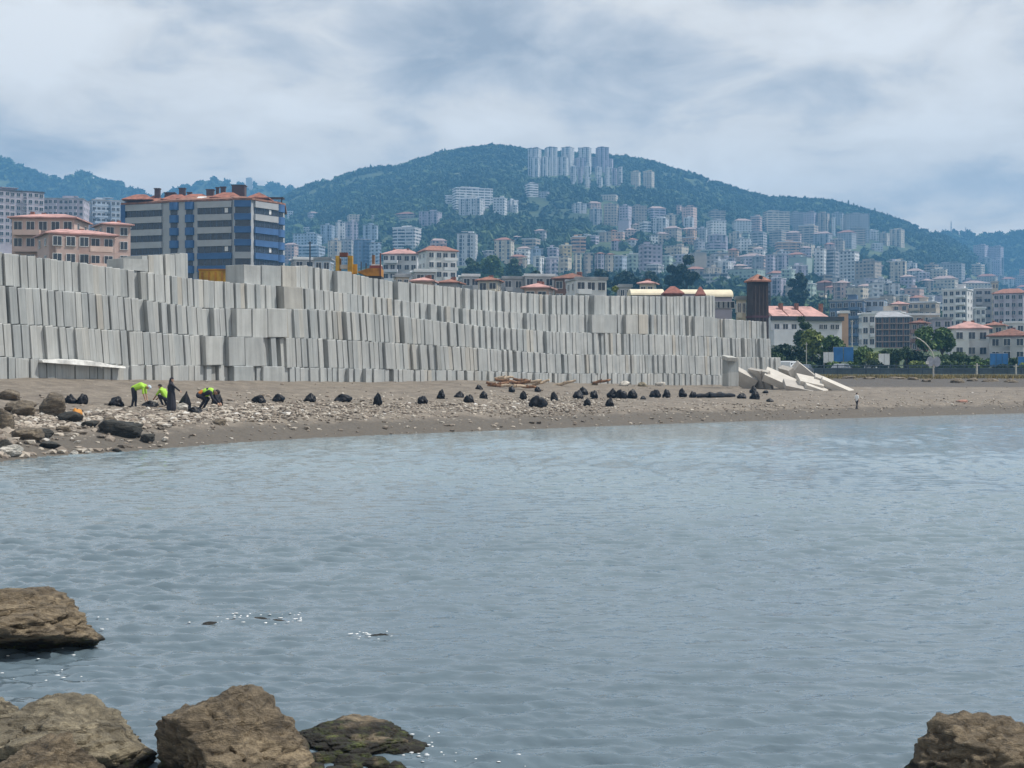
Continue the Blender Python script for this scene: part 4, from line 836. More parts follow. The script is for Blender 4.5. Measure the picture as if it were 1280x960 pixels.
TOWN = [
 # the towers on the crest
 (660, 677, 185, 218, 'white', 'd', 'strip', 'first tower from the left in the crest row on the hilltop'), (681, 697, 184, 217, 'white', 'd', 'strip', 'second tower from the left in the crest row on the hilltop'), (702, 718, 184, 216, 'white', 'd', 'strip', 'middle tower of the five in the crest row'), (723, 739.5, 184.5, 216, 'white', 'd', 'strip', 'fourth tower from the left in the crest row on the hilltop'), (745, 761.5, 184, 214, 'lilac', 'd', 'strip', 'last tower on the right of the crest row'),
 (664, 675, 197, 219, 'white', 'g', 'strip', 'slim tower standing before the first crest tower'), (676, 688, 196, 218, 'white', 'g', 'strip', 'slim pale tower before the gap of the first two crest towers'), (697, 711, 196, 217, 'white', 'g', 'strip', 'slim pale tower before the middle crest tower, to its left'), (718, 733, 197, 216, 'lilac', 'g', 'strip', 'short tower before the fourth crest tower'), (740, 757, 196, 213, 'lilac', 'g', 'strip', 'short tower before the last crest tower'), (760, 767, 198, 213, 'lilac', 'g', 'strip', 'small slim tower ending the second line at the right'),
 (713, 721.5, 207.5, 230.5, 'white', 'w', 'strip', 'pale tower at the left of the lower tower group'), (730, 738, 208, 223, 'white', 'w', 'strip', 'short white tower second in the lower group, upper one'), (731, 739, 221.5, 236.5, 'white', 'w', 'strip', 'short white tower lowest in the group, left one'), (744, 752.5, 209, 222, 'white', 'w', 'strip', 'short white tower third in the lower group, upper one'), (746, 753.5, 221.5, 236.5, 'white', 'w', 'strip', 'short white tower lowest in the group, right one'), (756, 764.5, 209, 232, 'white', 'w', 'strip', 'bright tower left of the last one in the lower group'), (772.5, 779, 208.5, 232, 'white', 'w', 'strip', 'bright slim tower last at the right of the lower group'), (722, 729, 209, 230, 'lilac', 'g', 'strip', 'shaded tower between two white ones in the lower group'), (765, 772, 210, 231, 'lilac', 'g', 'strip', 'shaded tower left of the last bright slim one'),
 (789, 801, 214.5, 235, 'cream', 'c', 'grid', 'cream block, left one of the pair right of the hilltop towers'), (804, 818.5, 214, 236, 'cream', 'c', 'grid', 'cream block, right one of the pair right of the hilltop towers'),
 # upper left slope
 (565, 616, 235, 262, 'white', 'w', 'rows', 'long white many-storeyed building alone on the dark green slope'), (573, 606, 248, 269, 'white', 'w', 'strip', 'front wing of the long white building on the dark slope'), (556, 572, 244, 256, 'white', 'w', 'rows', 'low wing at the left of the long white building on the slope'), (616, 634, 247, 266, 'white', 'w', 'grid', 'lower wing right of the long white building on the slope'), (634, 648, 250, 263, 'white', 'w', 'strip', 'small white block ending the right wing of the slope building'),
 (656, 673, 229, 251, 'white', 'f', 'rows', 'unfinished white frame building below the first hilltop towers'), (674, 687, 239, 253, 'grey', 'f', 'grid', 'grey building beside the unfinished white frame'), (640, 648, 256, 264, 'white', 'w', 'grid', 'little white house alone left below the white frame building'),
 (493, 523, 264, 277, 'beige', 'b', 'rows', 'long low beige building on the slope, left half of a pair'), (523, 552, 264, 282, 'lilac', 'g', 'strip', 'long beige building on the slope, taller right half of a pair'), (490, 526, 284, 312, 'white', 'w', 'rows', 'wide white block with stripe-like rows of windows'), (537, 558, 297.5, 314, 'pink', 'p', 'grid', 'small pinkish block between the striped block and a tower'), (571, 597, 291.5, 327, 'white', 'f', 'strip', 'white tower with rounded top on the wooded slope'), (618, 643, 296, 324, 'cream', 't', 'strip', 'cream tower with reddish top band right of the white tower'), (603, 617, 313, 321, 'grey', 'w', 'grid', 'low grey building between the two towers'),
 # below the left slope
 (400, 418, 281, 306, 'pale_blue', 'f', 'strip', 'striped block at the left of the four-block estate'), (419, 431, 277, 306, 'white', 'f', 'strip', 'taller white-striped block second in the four-block estate'), (431, 447, 277, 306, 'lilac', 'f', 'strip', 'lilac block third in the four-block estate'), (453, 472, 281, 308, 'pale_blue', 'f', 'strip', 'striped block at the right of the four-block estate'), (433, 453, 268.5, 280, 'cream', 'c', 'grid', 'plain cream block above the four-block estate'), (460, 471, 269, 276, 'white', 'w', 'grid', 'tiny white house right of the plain cream block'), (358, 367, 264, 272, 'white', 'w', 'grid', 'tiny white house just right of the blue and grey block'), (384, 397, 264, 273, 'lilac', 'p', 'grid', 'small house with pink roof alone on the left slope'), (379, 392, 284, 292, 'grey', 'w', 'grid', 'low pale house above the lilac block'), (365, 401, 292, 315, 'pale_blue', 'f', 'grid', 'wide lilac-blue block left of the four-block estate'),
 (354, 372, 303, 326, 'pink', 'p', 'grid', 'pink-topped house peeping out beside the blue and grey block'), (372, 405, 307, 330, 'pale_blue', 'w', 'rows', 'low bluish block with white roof line behind the dark pole'), (409, 426, 300, 330, 'cream', 'f', 'strip', 'cream block with three dark vertical strips behind the yellow machine'), (426.5, 441, 299, 330, 'grey', 'f', 'grid', 'plain grey block joined to the strip-windowed cream block'), (441.5, 463, 299, 331, 'blue', 'f', 'grid', 'bluish building behind the yellow machine'), (461, 476, 303, 331, 'pale_blue', 'f', 'grid', 'pale blue building right behind the yellow machine'),
 # middle slope
 (751, 773, 243, 255, 'cream', 'f', 'grid', 'pale flat-roofed block above the long middle terrace'), (715, 734, 254, 266, 'white', 'f', 'strip', 'striped block at the left end of the middle terrace'), (734, 752, 251, 262, 'pink', 'p', 'grid', 'pinkish low block behind the middle terrace'), (737, 753, 261, 277, 'grey', 'f', 'strip', 'grey block second from left in the middle terrace'), (755, 774, 255, 277, 'beige', 'f', 'grid', 'tall beige block in the middle terrace'), (774, 790, 257, 278, 'lilac', 'f', 'grid', 'lilac block in the middle terrace right of the tall beige one'), (790, 809, 257, 276, 'beige', 'f', 'grid', 'beige block toward the right of the middle terrace'), (809, 833, 257, 272, 'lilac', 'p', 'rows', 'long low pinkish block at the right end of the middle terrace'),
 (773, 789, 275, 290, 'lilac', 'f', 'blank', 'plain lilac block lower than the middle terrace'), (800, 816, 277, 287, 'white', 'w', 'rows', 'small white block right of the plain lilac one'), (789, 800, 279, 288, 'cream', 'p', 'grid', 'little cream house between the lilac and white blocks'), (761, 772, 287, 304, 'orange', 't', 'grid', 'orange-cream house stepping down the middle slope'), (771, 782, 289, 303, 'pink', 'w', 'grid', 'pink house beside the orange-cream one'), (781, 796, 285, 297, 'pink', 'p', 'grid', 'pink house right of two others on the middle slope'), (741, 759, 288.5, 299, 'green', 'w', 'grid', 'greenish house on the middle slope left of the orange one'), (723, 739, 292.5, 302, 'grey', 'w', 'grid', 'lone grey house at the left of the middle slope'),
 (845, 853, 256, 270, 'pink', 'f', 'grid', 'narrow pink block above the right slope houses'), (853, 872, 258, 281, 'pink', 'f', 'grid', 'reddish pink block left of the tall grid tower'), (866, 872, 259, 276, 'white', 'f', 'strip', 'narrow white strip block at the pink block side'), (855, 868, 272, 283, 'white', 'w', 'strip', 'row of white gables below the reddish pink block'), (886, 908, 263, 277, 'beige', 'f', 'rows', 'beige block peeping over the tall grid tower'),
 (884, 909, 275, 300, 'white', 'f', 'grid', 'tall white grid-fronted tower, rear of two stacked ones'), (886, 911, 294, 314, 'lilac', 'f', 'strip', 'lilac block standing right before the white grid tower'), (916, 941, 272.5, 294, 'white', 'p', 'grid', 'white block with a low pink hip roof'), (912, 928, 291, 311, 'cream', 'f', 'strip', 'cream strip block below the pink hip roof block'), (927, 939, 291, 308, 'green', 'f', 'rows', 'greenish block below the pink hip roof block, right side'), (939, 960, 290, 314, 'grey', 'f', 'rows', 'grey balcony block left of the hillside estate'),
 (955, 988, 264, 291, 'cream', 'f', 'rows', 'first cream block of the long estate under the ridge'), (988, 1006, 265, 289, 'grey', 'f', 'grid', 'grey block second in the estate under the ridge'), (1006, 1022, 265, 292, 'lilac', 'f', 'grid', 'lilac block third in the estate under the ridge'), (1022, 1038, 266, 293, 'beige', 'f', 'strip', 'beige block fourth in the estate under the ridge'), (1039, 1046, 272, 294, 'white', 'w', 'strip', 'slim white tower, left of two in the estate'), (1050, 1055.5, 273, 293, 'white', 'w', 'strip', 'slim white tower, right of two in the estate'), (1056, 1088, 267, 300, 'grey', 'f', 'grid', 'wide grey block at the right end of the estate'), (1040, 1056, 266, 285, 'grey', 'f', 'grid', 'grey block behind the two slim white towers'),
 (1086, 1099, 288, 300, 'white', 'w', 'grid', 'small white house right of the wide grey block'), (1100, 1113, 291, 306, 'cream', 'f', 'strip', 'pale block at the right slope, left of two'), (1114, 1132, 286.5, 309, 'cream', 'w', 'strip', 'cream block at the right slope with slanted pale roof'),
 (963, 984, 288, 304, 'beige', 'f', 'rows', 'beige block below the first cream estate block'), (984, 1003, 288, 304, 'pink', 'p', 'rows', 'pinkish block below the grey estate block'), (970, 1002, 302, 318, 'orange', 'w', 'rows', 'wide peach block with pale roof line on the right slope'), (1090, 1105, 304, 313, 'white', 'w', 'grid', 'small white house in the bright meadow'),
 # lower middle
 (652, 660, 322, 341, 'cream', 'c', 'strip', 'narrow cream block at the left of the lower row'), (666, 681, 320, 343, 'white', 'w', 'strip', 'white block with dark strips in the lower row'), (681.5, 698, 321, 343, 'lilac', 'w', 'grid', 'lilac block beside the dark-stripped white one'), (684, 699, 309, 322, 'lilac', 'w', 'grid', 'lilac house above the lower row'), (699, 715, 306, 321, 'yellow', 'w', 'grid', 'yellowish house with white band above the lower row'), (698.5, 715, 320, 342, 'cream', 'f', 'grid', 'cream block under the yellowish house'), (716, 728, 316, 341, 'cream', 'f', 'strip', 'cream strip block right of centre in the lower row'), (728.5, 742, 316, 340, 'beige', 'f', 'strip', 'beige block with shaded strips in the lower row'), (743, 756, 315, 340, 'lilac', 't', 'strip', 'lilac block under a brown roof in the lower row'), (756, 768, 316, 339, 'cream', 't', 'strip', 'cream block with vertical bands right of the brown roof'), (768, 784, 319, 339, 'pale_blue', 'w', 'grid', 'bluish block in the lower row before dark trees'), (784, 799, 317, 338, 'green', 'w', 'grid', 'greenish block with a pale roof line'), (799, 829, 305, 345, 'lilac', 'f', 'grid', 'large lilac block with white framed top floor'),
 (832, 862, 307, 327, 'cream', 'f', 'grid', 'cream building with dark openings over the dark trees'), (864, 884, 315, 341, 'beige', 'f', 'blank', 'plain beige block right of the dark trees'), (876, 910, 312, 322, 'green', 'w', 'rows', 'long block with pale green roof line'), (884, 902, 320, 344, 'grey', 'f', 'grid', 'grey block behind the cream barrel roofs, left'), (902, 921, 322, 344, 'lilac', 'f', 'rows', 'lilac-grey block behind the cream barrel roofs, right'), (922, 962, 316, 332, 'pink', 'p', 'rows', 'long building with pink-orange roof above the dark tower'), (912, 958, 336, 354, 'green', 'f', 'grid', 'wide greenish-grey block behind the dark tower'), (880, 915, 342, 356, 'grey', 'g', 'rows', 'banded grey flat building over the cream barrel roofs'), (958, 970, 318, 342, 'lilac', 'f', 'grid', 'lilac block behind the tall dark pole'),
 # lower right
 (988, 1017, 321, 346, 'green', 'f', 'blank', 'pale green plain block behind a round dark tree'), (1019, 1034, 310, 350, 'white', 'f', 'grid', 'white framed block, left part of the tall stepped pair'), (1034, 1050, 312, 350, 'grey', 'f', 'rows', 'grey block with balconies, right part of the stepped pair'), (1051, 1076, 314, 352, 'white', 'f', 'grid', 'white block with dark grid windows left of the beige slab'), (1068, 1104, 326, 356, 'beige', 'f', 'grid', 'big beige slab block with shaded side'), (1114, 1135, 326, 358, 'cream', 'w', 'strip', 'cream tower with a green-grey side right of the beige slab'),
 (958, 984, 347, 376, 'lilac', 'w', 'strip', 'lilac-white block rising behind the pink-roofed terrace'), (983, 1000, 355, 380, 'beige', 'w', 'grid', 'beige block with many small windows over the pink roofs'), (1000, 1022, 354, 380, 'green', 'w', 'grid', 'green-grey block with white roof line over the pink roofs'), (1023, 1043, 350, 368, 'brown', 'b', 'blank', 'brown-red windowless gable block'), (1023, 1036, 366, 386, 'cream', 'f', 'grid', 'cream house below the brown-red gable'), (1043, 1064, 350, 380, 'pink', 'p', 'strip', 'pink-cream block with orange roof right of the brown-red gable'), (1060, 1088, 358, 384, 'cream', 'f', 'grid', 'cream block with recessed floors in the right town'), (1088, 1106, 353, 382, 'white', 'f', 'grid', 'white framed block in the right town, left of two'), (1106, 1127, 354, 382, 'white', 'f', 'strip', 'white framed block in the right town, right of two'), (1127, 1146, 343, 364, 'lilac', 'p', 'grid', 'lilac block with a pink roof beside the cream tower'), (1133, 1157, 360, 384, 'pink', 'f', 'grid', 'pinkish-white block with small windows'),
 (1172, 1208, 329, 348, 'grey', 'g', 'grid', 'pavilion-like block with a dark curved roof below the woods'), (1169, 1200, 344, 366, 'cream', 'p', 'grid', 'cream block under pale pink roof edges'), (1201, 1240, 350, 372, 'cream', 'p', 'grid', 'cream block with long pink roof edge'), (1224, 1249, 342, 362, 'beige', 't', 'grid', 'beige house with brown hip roof at the right'), (1263, 1290, 345, 362, 'grey', 'g', 'grid', 'grey house with pale roof near the right edge'),
 (1219, 1237, 306, 323, 'lilac', 'f', 'grid', 'faint lilac block on the far right slope, upper left'), (1238, 1256, 308, 323, 'lilac', 'f', 'grid', 'faint lilac block on the far right slope, upper right'), (1229, 1241, 322, 340, 'grey', 'f', 'strip', 'faint grey tower on the far right slope, lower left'), (1244, 1256, 322, 340, 'grey', 'f', 'strip', 'faint grey tower on the far right slope, lower right'),
]
NEAR = [  # with their own distance
 (7, 100, 264, 0, 'pink', 'l', 'grid', 'salmon-pink apartment house with low pink roof, highest at the left edge', 265, -16), (38, 132, 284, 0, 'pink', 'l', 'grid', 'salmon-pink apartment house with low pink roof in front of a higher one', 250, 12), (112, 158, 276, 0, 'pink', 'l', 'grid', 'pink house with pink roof touching the blue and grey block', 290, 14),
 (-30, 46, 238, 0, 'lilac', 'd', 'strip', 'tall lilac block with dark roof at the left edge', 620, 10), (50, 106, 248, 0, 'lilac', 'g', 'strip', 'lilac block with dark rooftop behind the pink-roofed houses, left', 700, -12), (104, 150, 250, 0, 'pale_blue', 'g', 'grid', 'pale lilac block behind the pink-roofed houses, right', 720, 12),
 (478, 526, 310, 0, 'white', 'p', 'grid', 'long white apartment house left of the red-roofed villa', 470, -10), (522, 570, 306, 0, 'white', 't', 'grid', 'white villa-like apartment house with low red hip roof', 440, 16),
 (360, 392, 322, 0, 'grey', 'w', 'grid', 'low house with white roof seen over the wall behind the dark pole', 330, 8), (390, 418, 322, 0, 'pale_blue', 'g', 'grid', 'low house with grey roof left of the yellow machine', 320, -10),
 (512, 545, 337, 0, 'grey', 'w', 'grid', 'low building with white roof over the wall', 300, 8), (514, 545, 346, 0, 'pink', 'p', 'grid', 'low house with pink roof just above the wall', 260, -8), (488, 514, 343, 0, 'beige', 'g', 'grid', 'low house with grey roof just above the wall', 270, 10), (546, 580, 348, 0, 'grey', 't', 'grid', 'low dark house with brown roof above the wall', 280, -12), (572, 600, 343, 0, 'grey', 'w', 'grid', 'house with white roof edge right of the villa', 330, 9), (596, 628, 345, 0, 'cream', 't', 'grid', 'low house with brown roof behind the wall, centre', 320, -9), (620, 656, 346, 0, 'grey', 'g', 'grid', 'low grey house with flat roof left of the pink-roofed one', 330, 12),
 (654, 694, 353, 0, 'pink', 'p', 'grid', 'low house with bright pink roof and dormers above the wall', 260, -10), (650, 693, 343, 0, 'grey', 'w', 'grid', 'grey house with pale flat roof behind the pink dormers', 330, 8), (694, 741, 340, 0, 'brown', 'b', 'grid', 'dark red-brown building above the wall', 320, -12), (708, 760, 347, 0, 'white', 'g', 'grid', 'white building with grey roof slab above the wall', 280, 14), (770, 792, 356, 0, 'grey', 'g', 'grid', 'low grey building with pale roof strip beside a green bush', 300, 8), (799, 823, 350, 0, 'cream', 'p', 'grid', 'small house with pink hip roof behind the cream barrel roofs', 330, -8),
 (919, 936, 371, 0, 'cream', 'f', 'grid', 'small cream house with four windows left of the dark tower', 235, 5), (893, 918, 369, 0, 'lilac', 'f', 'grid', 'lilac-grey house wall under the right cream barrel roof', 245, -6),
 (1041, 1086, 375, 0, 'blue', 'f', 'grid', 'long dark blue glazed building', 480, -6), (1086, 1113, 373, 0, 'pale_blue', 'f', 'strip', 'blue and white striped building beside the dark blue one', 485, -8), (1074, 1098, 391, 0, 'white', 'w', 'grid', 'white jumbled building left of the brown scaffolded one', 400, 12), (1046, 1065, 389, 0, 'orange', 'w', 'blank', 'ochre blank-walled building right of the white terrace', 330, 14),
 (1096, 1135, 389, 0, 'beige', 'w', 'grid', 'pale building behind the brown scaffolded one', 470, -10), (1114, 1138, 376, 0, 'pink', 'p', 'grid', 'pink house with pink roof edge above the scaffolded building', 560, 10), (1140, 1178, 377, 0, 'beige', 'w', 'grid', 'beige building with pale flat roof in the right town', 600, -10), (1134, 1178, 392, 0, 'beige', 'w', 'grid', 'building under a long white flat roof behind the big tree', 430, 8), (1140, 1165, 400, 0, 'brown', 'b', 'grid', 'low building with brown tiled roof behind the big tree', 380, -14), (1165, 1194, 397, 0, 'lilac', 'g', 'grid', 'low lilac house with rounded roof right of the white flat roof', 400, 10),
 (1183, 1219, 361, 0, 'white', 'w', 'grid', 'large white and blue block with balconies at the right', 560, -14), (1219, 1243, 360, 0, 'grey', 'w', 'rows', 'grey block with window bands right of the white and blue one', 575, 8), (1240, 1250, 352, 0, 'cream', 'f', 'strip', 'slim cream tower squeezed between two blocks at the right', 590, 6), (1248, 1290, 360, 0, 'lilac', 't', 'strip', 'block with brown hip roof at the right edge', 560, -12), (1219, 1235, 384, 0, 'white', 'w', 'grid', 'small white annex before the grey banded block', 520, 8),
 (1190, 1242, 401, 0, 'white', 'p', 'grid', 'white apartment house with pink and cream roof at the right', 330, 10), (1236, 1262, 402, 0, 'beige', 't', 'grid', 'beige house with pinkish roof right of the white apartment house', 390, -8), (1246, 1300, 410, 0, 'grey', 'b', 'grid', 'grey house with brown roof cut by the right edge', 320, -10), (1258, 1300, 402, 0, 'white', 'w', 'grid', 'white-roofed house behind the one cut by the right edge', 400, 8),
]
def fillers():
    r = random.Random(99); out = []
    spots = [(1150, 372, 'green'), (1160, 366, 'beige'), (1104, 366, 'white'), (1075, 367, 'grey'), (1010, 372, 'lilac'), (1034, 360, 'beige'), (948, 338, 'grey'), (935, 332, 'lilac'), (968, 332, 'beige'), (980, 338, 'lilac'), (858, 332, 'lilac'), (1208, 378, 'cream'), (1258, 372, 'beige'), (1274, 376, 'lilac'), (1190, 380, 'grey'), (1176, 372, 'cream'), (1060, 372, 'lilac'), (1092, 388, 'grey'), (1128, 386, 'cream'), (1240, 376, 'white'), (818, 345, 'grey'), (842, 300, 'beige'), (900, 330, 'beige'), (1008, 326, 'lilac'), (1262, 360, 'white'), (1286, 350, 'pink'), (1150, 388, 'lilac'), (1162, 388, 'white'), (676, 303, 'grey'), (826, 290, 'white'), (838, 286, 'cream'), (1074, 304, 'beige'), (1060, 306, 'grey'), (1030, 302, 'grey'), (1012, 300, 'beige'), (1052, 364, 'white'), (1118, 340, 'lilac'), (1098, 344, 'grey'), (1146, 352, 'white'), (1000, 350, 'lilac'), (972, 352, 'grey'), (944, 322, 'cream'), (906, 346, 'white'), (870, 346, 'beige'), (1216, 366, 'lilac'), (1182, 362, 'white'), (1252, 356, 'grey'), (1166, 350, 'beige'), (1200, 388, 'white'), (1162, 398, 'grey'), (1128, 400, 'lilac'), (1084, 372, 'white'), (1040, 372, 'pink'), (998, 334, 'beige'), (930, 318, 'white'), (896, 318, 'lilac'), (1264, 384, 'white'), (1282, 372, 'cream'), (756, 306, 'beige'), (742, 308, 'lilac'), (790, 312, 'white'), (664, 310, 'beige'), (850, 342, 'grey'), (1066, 346, 'lilac'), (1110, 376, 'beige'), (1140, 340, 'white'), (1244, 344, 'lilac'), (1020, 384, 'white'), (1050, 386, 'cream'), (1112, 388, 'beige'), (1146, 378, 'grey'), (1170, 386, 'lilac'), (1206, 372, 'beige'), (1226, 372, 'white'), (1268, 392, 'grey'), (936, 352, 'lilac'), (966, 358, 'white'), (926, 346, 'beige'), (892, 352, 'cream'), (1088, 364, 'lilac'), (1122, 370, 'grey'), (1154, 358, 'lilac'), (1176, 356, 'cream'), (1010, 366, 'grey'), (980, 330, 'white'), (950, 328, 'white'), (1008, 318, 'cream')]
    seen = [(0.5 * (b[0] + b[1]), b[3], b[7]) for b in TOWN]
    used = set()
    for x, y, c in spots:
        for q in sorted(seen, key=lambda q: abs(q[0] - x) + abs(q[1] - y)):
            if q[2] not in used: used.add(q[2]); break
        side = 'left' if x < q[0] else 'right'
        words = q[2].split(); ref = ' '.join(words[:9]); w = r.uniform(14, 25); h = r.uniform(11, 20)
        out.append((x - w / 2, x + w / 2, y - h, y + 1, c, r.choice('fwptf'), r.choice(('grid', 'grid', 'rows', 'strip')), f'low {c.replace("_", " ")} house {side} of the {ref}'))
    return out
FILL = fillers()
def dense():
    r = random.Random(4); out = []; have = [(b[0], b[1], b[2], b[3]) for b in TOWN + FILL]
    refs = [(0.5 * (b[0] + b[1]), 0.5 * (b[2] + b[3]), b[7]) for b in TOWN]; used = set()
    cols = ['white', 'white', 'cream', 'lilac', 'grey', 'beige', 'pink', 'pale_blue', 'white', 'green', 'orange']
    zone = [(640, 306, 346), (700, 300, 346), (770, 296, 345), (830, 300, 350), (880, 296, 356), (940, 288, 356), (1000, 298, 380), (1050, 306, 392), (1105, 338, 400), (1150, 344, 402), (1200, 346, 400), (1290, 348, 404)]
    y = 290.0
    while y < 404:
        x = 640 + r.uniform(0, 8)
        while x < 1290:
            lo, hi = lerp_tab(zone, x); w = r.uniform(11, 21); h = r.uniform(10, 21) * (1.15 if y > 340 else .95)
            if lo < y < hi and r.random() < .85:
                a, b, t, e = x - w / 2, x + w / 2, y - h, y
                ov = max([max(0, min(b, q[1]) - max(a, q[0])) * max(0, min(e, q[3]) - max(t, q[2])) for q in have] or [0])
                if ov < .30 * w * h and not (1050 < x < 1125 and 300 < y < 326):
                    col = r.choice(cols); best = None
                    for q in refs:
                        dx, dy = x - q[0], (y - h / 2) - q[1]
                        dr = ('above' if dy < -abs(dx) * .8 else 'below' if dy > abs(dx) * .8 else 'left of' if dx < 0 else 'right of'); k = (dr, q[2]); ds = abs(dx) + abs(dy)
                        if k not in used and (best is None or ds < best[0]): best = (ds, k)
                    used.add(best[1]); have.append((a, b, t, e))
                    out.append((a, b, t, e, col, r.choice('fwtfgwq'), r.choice(('grid', 'grid', 'strip', 'rows')), f"{col.replace('_', ' ')} block {best[1][0]} the {' '.join(best[1][1].split()[:10])}"))
            x += w * .8
        y += 8.5
    return out
DENSE = dense(); print('dense', len(DENSE))
for b in TOWN: building(*b)
for b in FILL: building(*b)
for b in DENSE: building(*b)
for x0, x1, yt, _, col, roof, st, lb, d, tn in NEAR: building(x0, x1, yt, 0, col, roof, st, lb, d, tn)

# ---- the blue and grey apartment block
def blue_block():
    d0 = 330.0; zb = ground_z(240, 335); S = d0 / F
    def W(px, d): return Vector(((px - CX) / F * d, d))
    pts = [W(155, 340), W(204, 336.5), W(212, 335), W(291, 331), W(293, 330), W(314, 330), W(317, 331), W(347, 338), W(354, 341), W(356, 360), W(155, 362)]
    o0 = Vector(((250 - CX) / F * 340, 340, zb)); root = empty('apartment_building', o0)
    tag(root, 'big blue and grey apartment block with red roof rising behind the wall', 'building')
    BLUE = plain('blue_render', (0.045, 0.12, 0.28), .7, 0, .15, .3); GREY = plain('grey_render', (0.37, 0.385, 0.405), .8, 0, .1, .3)
    top = CAMZ + (HY - 251) / F * 332 - zb; fl = 3.03; n = 10
    L = [Vector((p.x - o0.x, p.y - o0.y)) for p in pts]
    MB().prism([(p.x, p.y) for p in L], -2, top - .01).build('wall', GREY, root)
    cen = sum(L, Vector((0, 0))) / len(L); m = MB(); up = [cen + (p - cen) * 1.035 for p in L]; inn = [cen + Vector(((p - cen).x * .45, (p - cen).y * .25)) for p in L]; k = len(L)
    V = [(p.x, p.y, top) for p in up] + [(p.x, p.y, top + .45) for p in up] + [(p.x, p.y, top + 1.9) for p in inn]
    f = [tuple(range(k - 1, -1, -1))] + [(i, (i + 1) % k, k + (i + 1) % k, k + i) for i in range(k)] + [(k + i, k + (i + 1) % k, 2 * k + (i + 1) % k, 2 * k + i) for i in range(k)] + [tuple(range(2 * k, 3 * k))]
    rf = m.add(V, f).build('roof', plain('orange_tiles', (0.27, 0.13, 0.085), .85, 0, .35, .8), root)
    for px, w, h, dd in ((197, 1.8, 3.0, 341), (213, 3.4, 2.2, 343), (228, 2.0, 3.2, 342), (263, 2.4, 2.6, 340), (279, 1.6, 3.0, 338), (299, 4.4, 3.6, 340), (272, 1.0, 3.4, 342), (237, 1.4, 2.2, 342)):
        q = W(px, dd); MB().box((q.x - o0.x, q.y - o0.y, top + .9 + h / 2), (w * .7, w * .6, h)).box((q.x - o0.x, q.y - o0.y, top + 1.0 + h), (w * .7 + .3, w * .6 + .3, .2)).build('chimney', plain('dark_brick', (0.09, 0.06, 0.06), .9), rf)
    for px, w, dd in ((176, 7, 341), (196, 5, 343), (222, 6, 341), (246, 8, 340), (285, 7, 337), (325, 5, 338)):
        q = W(px, dd); MB().hip((q.x - o0.x, q.y - o0.y, top + .9), w, 6, 1.5, .35, .3).build('roof_gable', plain('red_brown_tiles', (0.30, 0.12, 0.08), .85, 0, .35, .8), rf)
    q = W(258, 336.5); MB().box((q.x - o0.x, q.y - o0.y, top + 1.35), (4.2, 2.0, .12), M=Matrix.Rotation(.3, 3, 'X')).build('skylight', FRAME, rf)
    q = W(346, 345); MB().box((q.x - o0.x, q.y - o0.y, top + 2.2), (3.6, 3, .25)).box((q.x - o0.x - 1.2, q.y - o0.y, top + 1.2), (.3, .3, 2.2)).box((q.x - o0.x + 1.2, q.y - o0.y, top + 1.2), (.3, .3, 2.2)).build('roof_canopy', DARKM, rf)
    def seg(pa, pb, kind, s0=0, s1=n):
        a, b = L[pa] if isinstance(pa, int) else pa, L[pb] if isinstance(pb, int) else pb
        t = b - a; ln = t.length; an = math.atan2(t.y, t.x); mid = (a + b) / 2; nv = Vector((t.y, -t.x)).normalized()
        for s in range(n):
            zt = top - s * fl        # a storey hangs below zt
            def at(off, z): return (mid.x + nv.x * off, mid.y + nv.y * off, z)
            if kind == 'band':
                low = s >= 4
                MB().box((0, 0, 0), (ln * .96, .5, 1.45)).build('balcony_front', BLUE if low or (pa == 6 and s >= 2) else GREY, root, at(.22, zt - .9), (0, 0, an))
                w = MB(); w.box((0, 0, 0), (ln * .96, .14, 1.5), mi=0)
                for j in range(int(ln / 1.6) + 1): w.box((-ln * .46 + j * 1.6, -.05, 0), (.10, .16, 1.48), mi=1)
                w.build('window', [WIN, plain('dark_frame', (0.10, 0.14, 0.22), .5)], root, at(.05, zt - 2.36), (0, 0, an))
                if (s * 7 + int(ln * 3)) % 3 == 0: MB().box((0, 0, 0), (ln * .09, .1, 1.1)).build('blind', FRAME, root, (a.x + t.x * (.15 + .17 * ((s * 5 + int(ln)) % 5)) + nv.x * .16, a.y + t.y * (.15 + .17 * ((s * 5 + int(ln)) % 5)) + nv.y * .16, zt - 2.3), (0, 0, an))
            elif kind == 'blue':
                m = MB(); pr = []; 
                for j in range(9): q = math.pi * j / 8; pr.append((-math.cos(q) * ln * .5, -math.sin(q) * .9))
                m.prism(pr, -.9, .9); m.build('bay_front', BLUE, root, at(.0, zt - 1.0), (0, 0, an))
                MB().box((0, 0, 0), (ln * .7, .2, 1.1)).build('window', WIN, root, at(.12, zt - 2.5), (0, 0, an))
            elif kind == 'corner':
                MB().box((0, 0, 0), (ln * 1.0, .4, 1.5)).build('balcony_front', BLUE if s not in (4, 5, 6) else GREY, root, at(.2, zt - .9), (0, 0, an))
                MB().box((0, 0, 0), (ln * .9, .12, 1.45)).build('window', WIN, root, at(.05, zt - 2.36), (0, 0, an))
    seg(0, 1, 'band'); ab = L[2]; bc = L[3]
    def pt(px): return ab + (bc - ab) * ((px - 212) / 79.0)
    seg(pt(212), pt(223.5), 'blue'); seg(pt(231.6), pt(243), 'blue'); seg(pt(246.5), pt(291), 'band'); seg(4, 5, 'corner'); seg(6, 7, 'band'); seg(7, 8, 'blue')
    MB().box((0, 0, top / 2 - 1), (1.1, 1.0, top + 1.9)).build('corner_strip', BLUE, root, (L[0].x - .1, L[0].y - .2, 0))
blue_block()

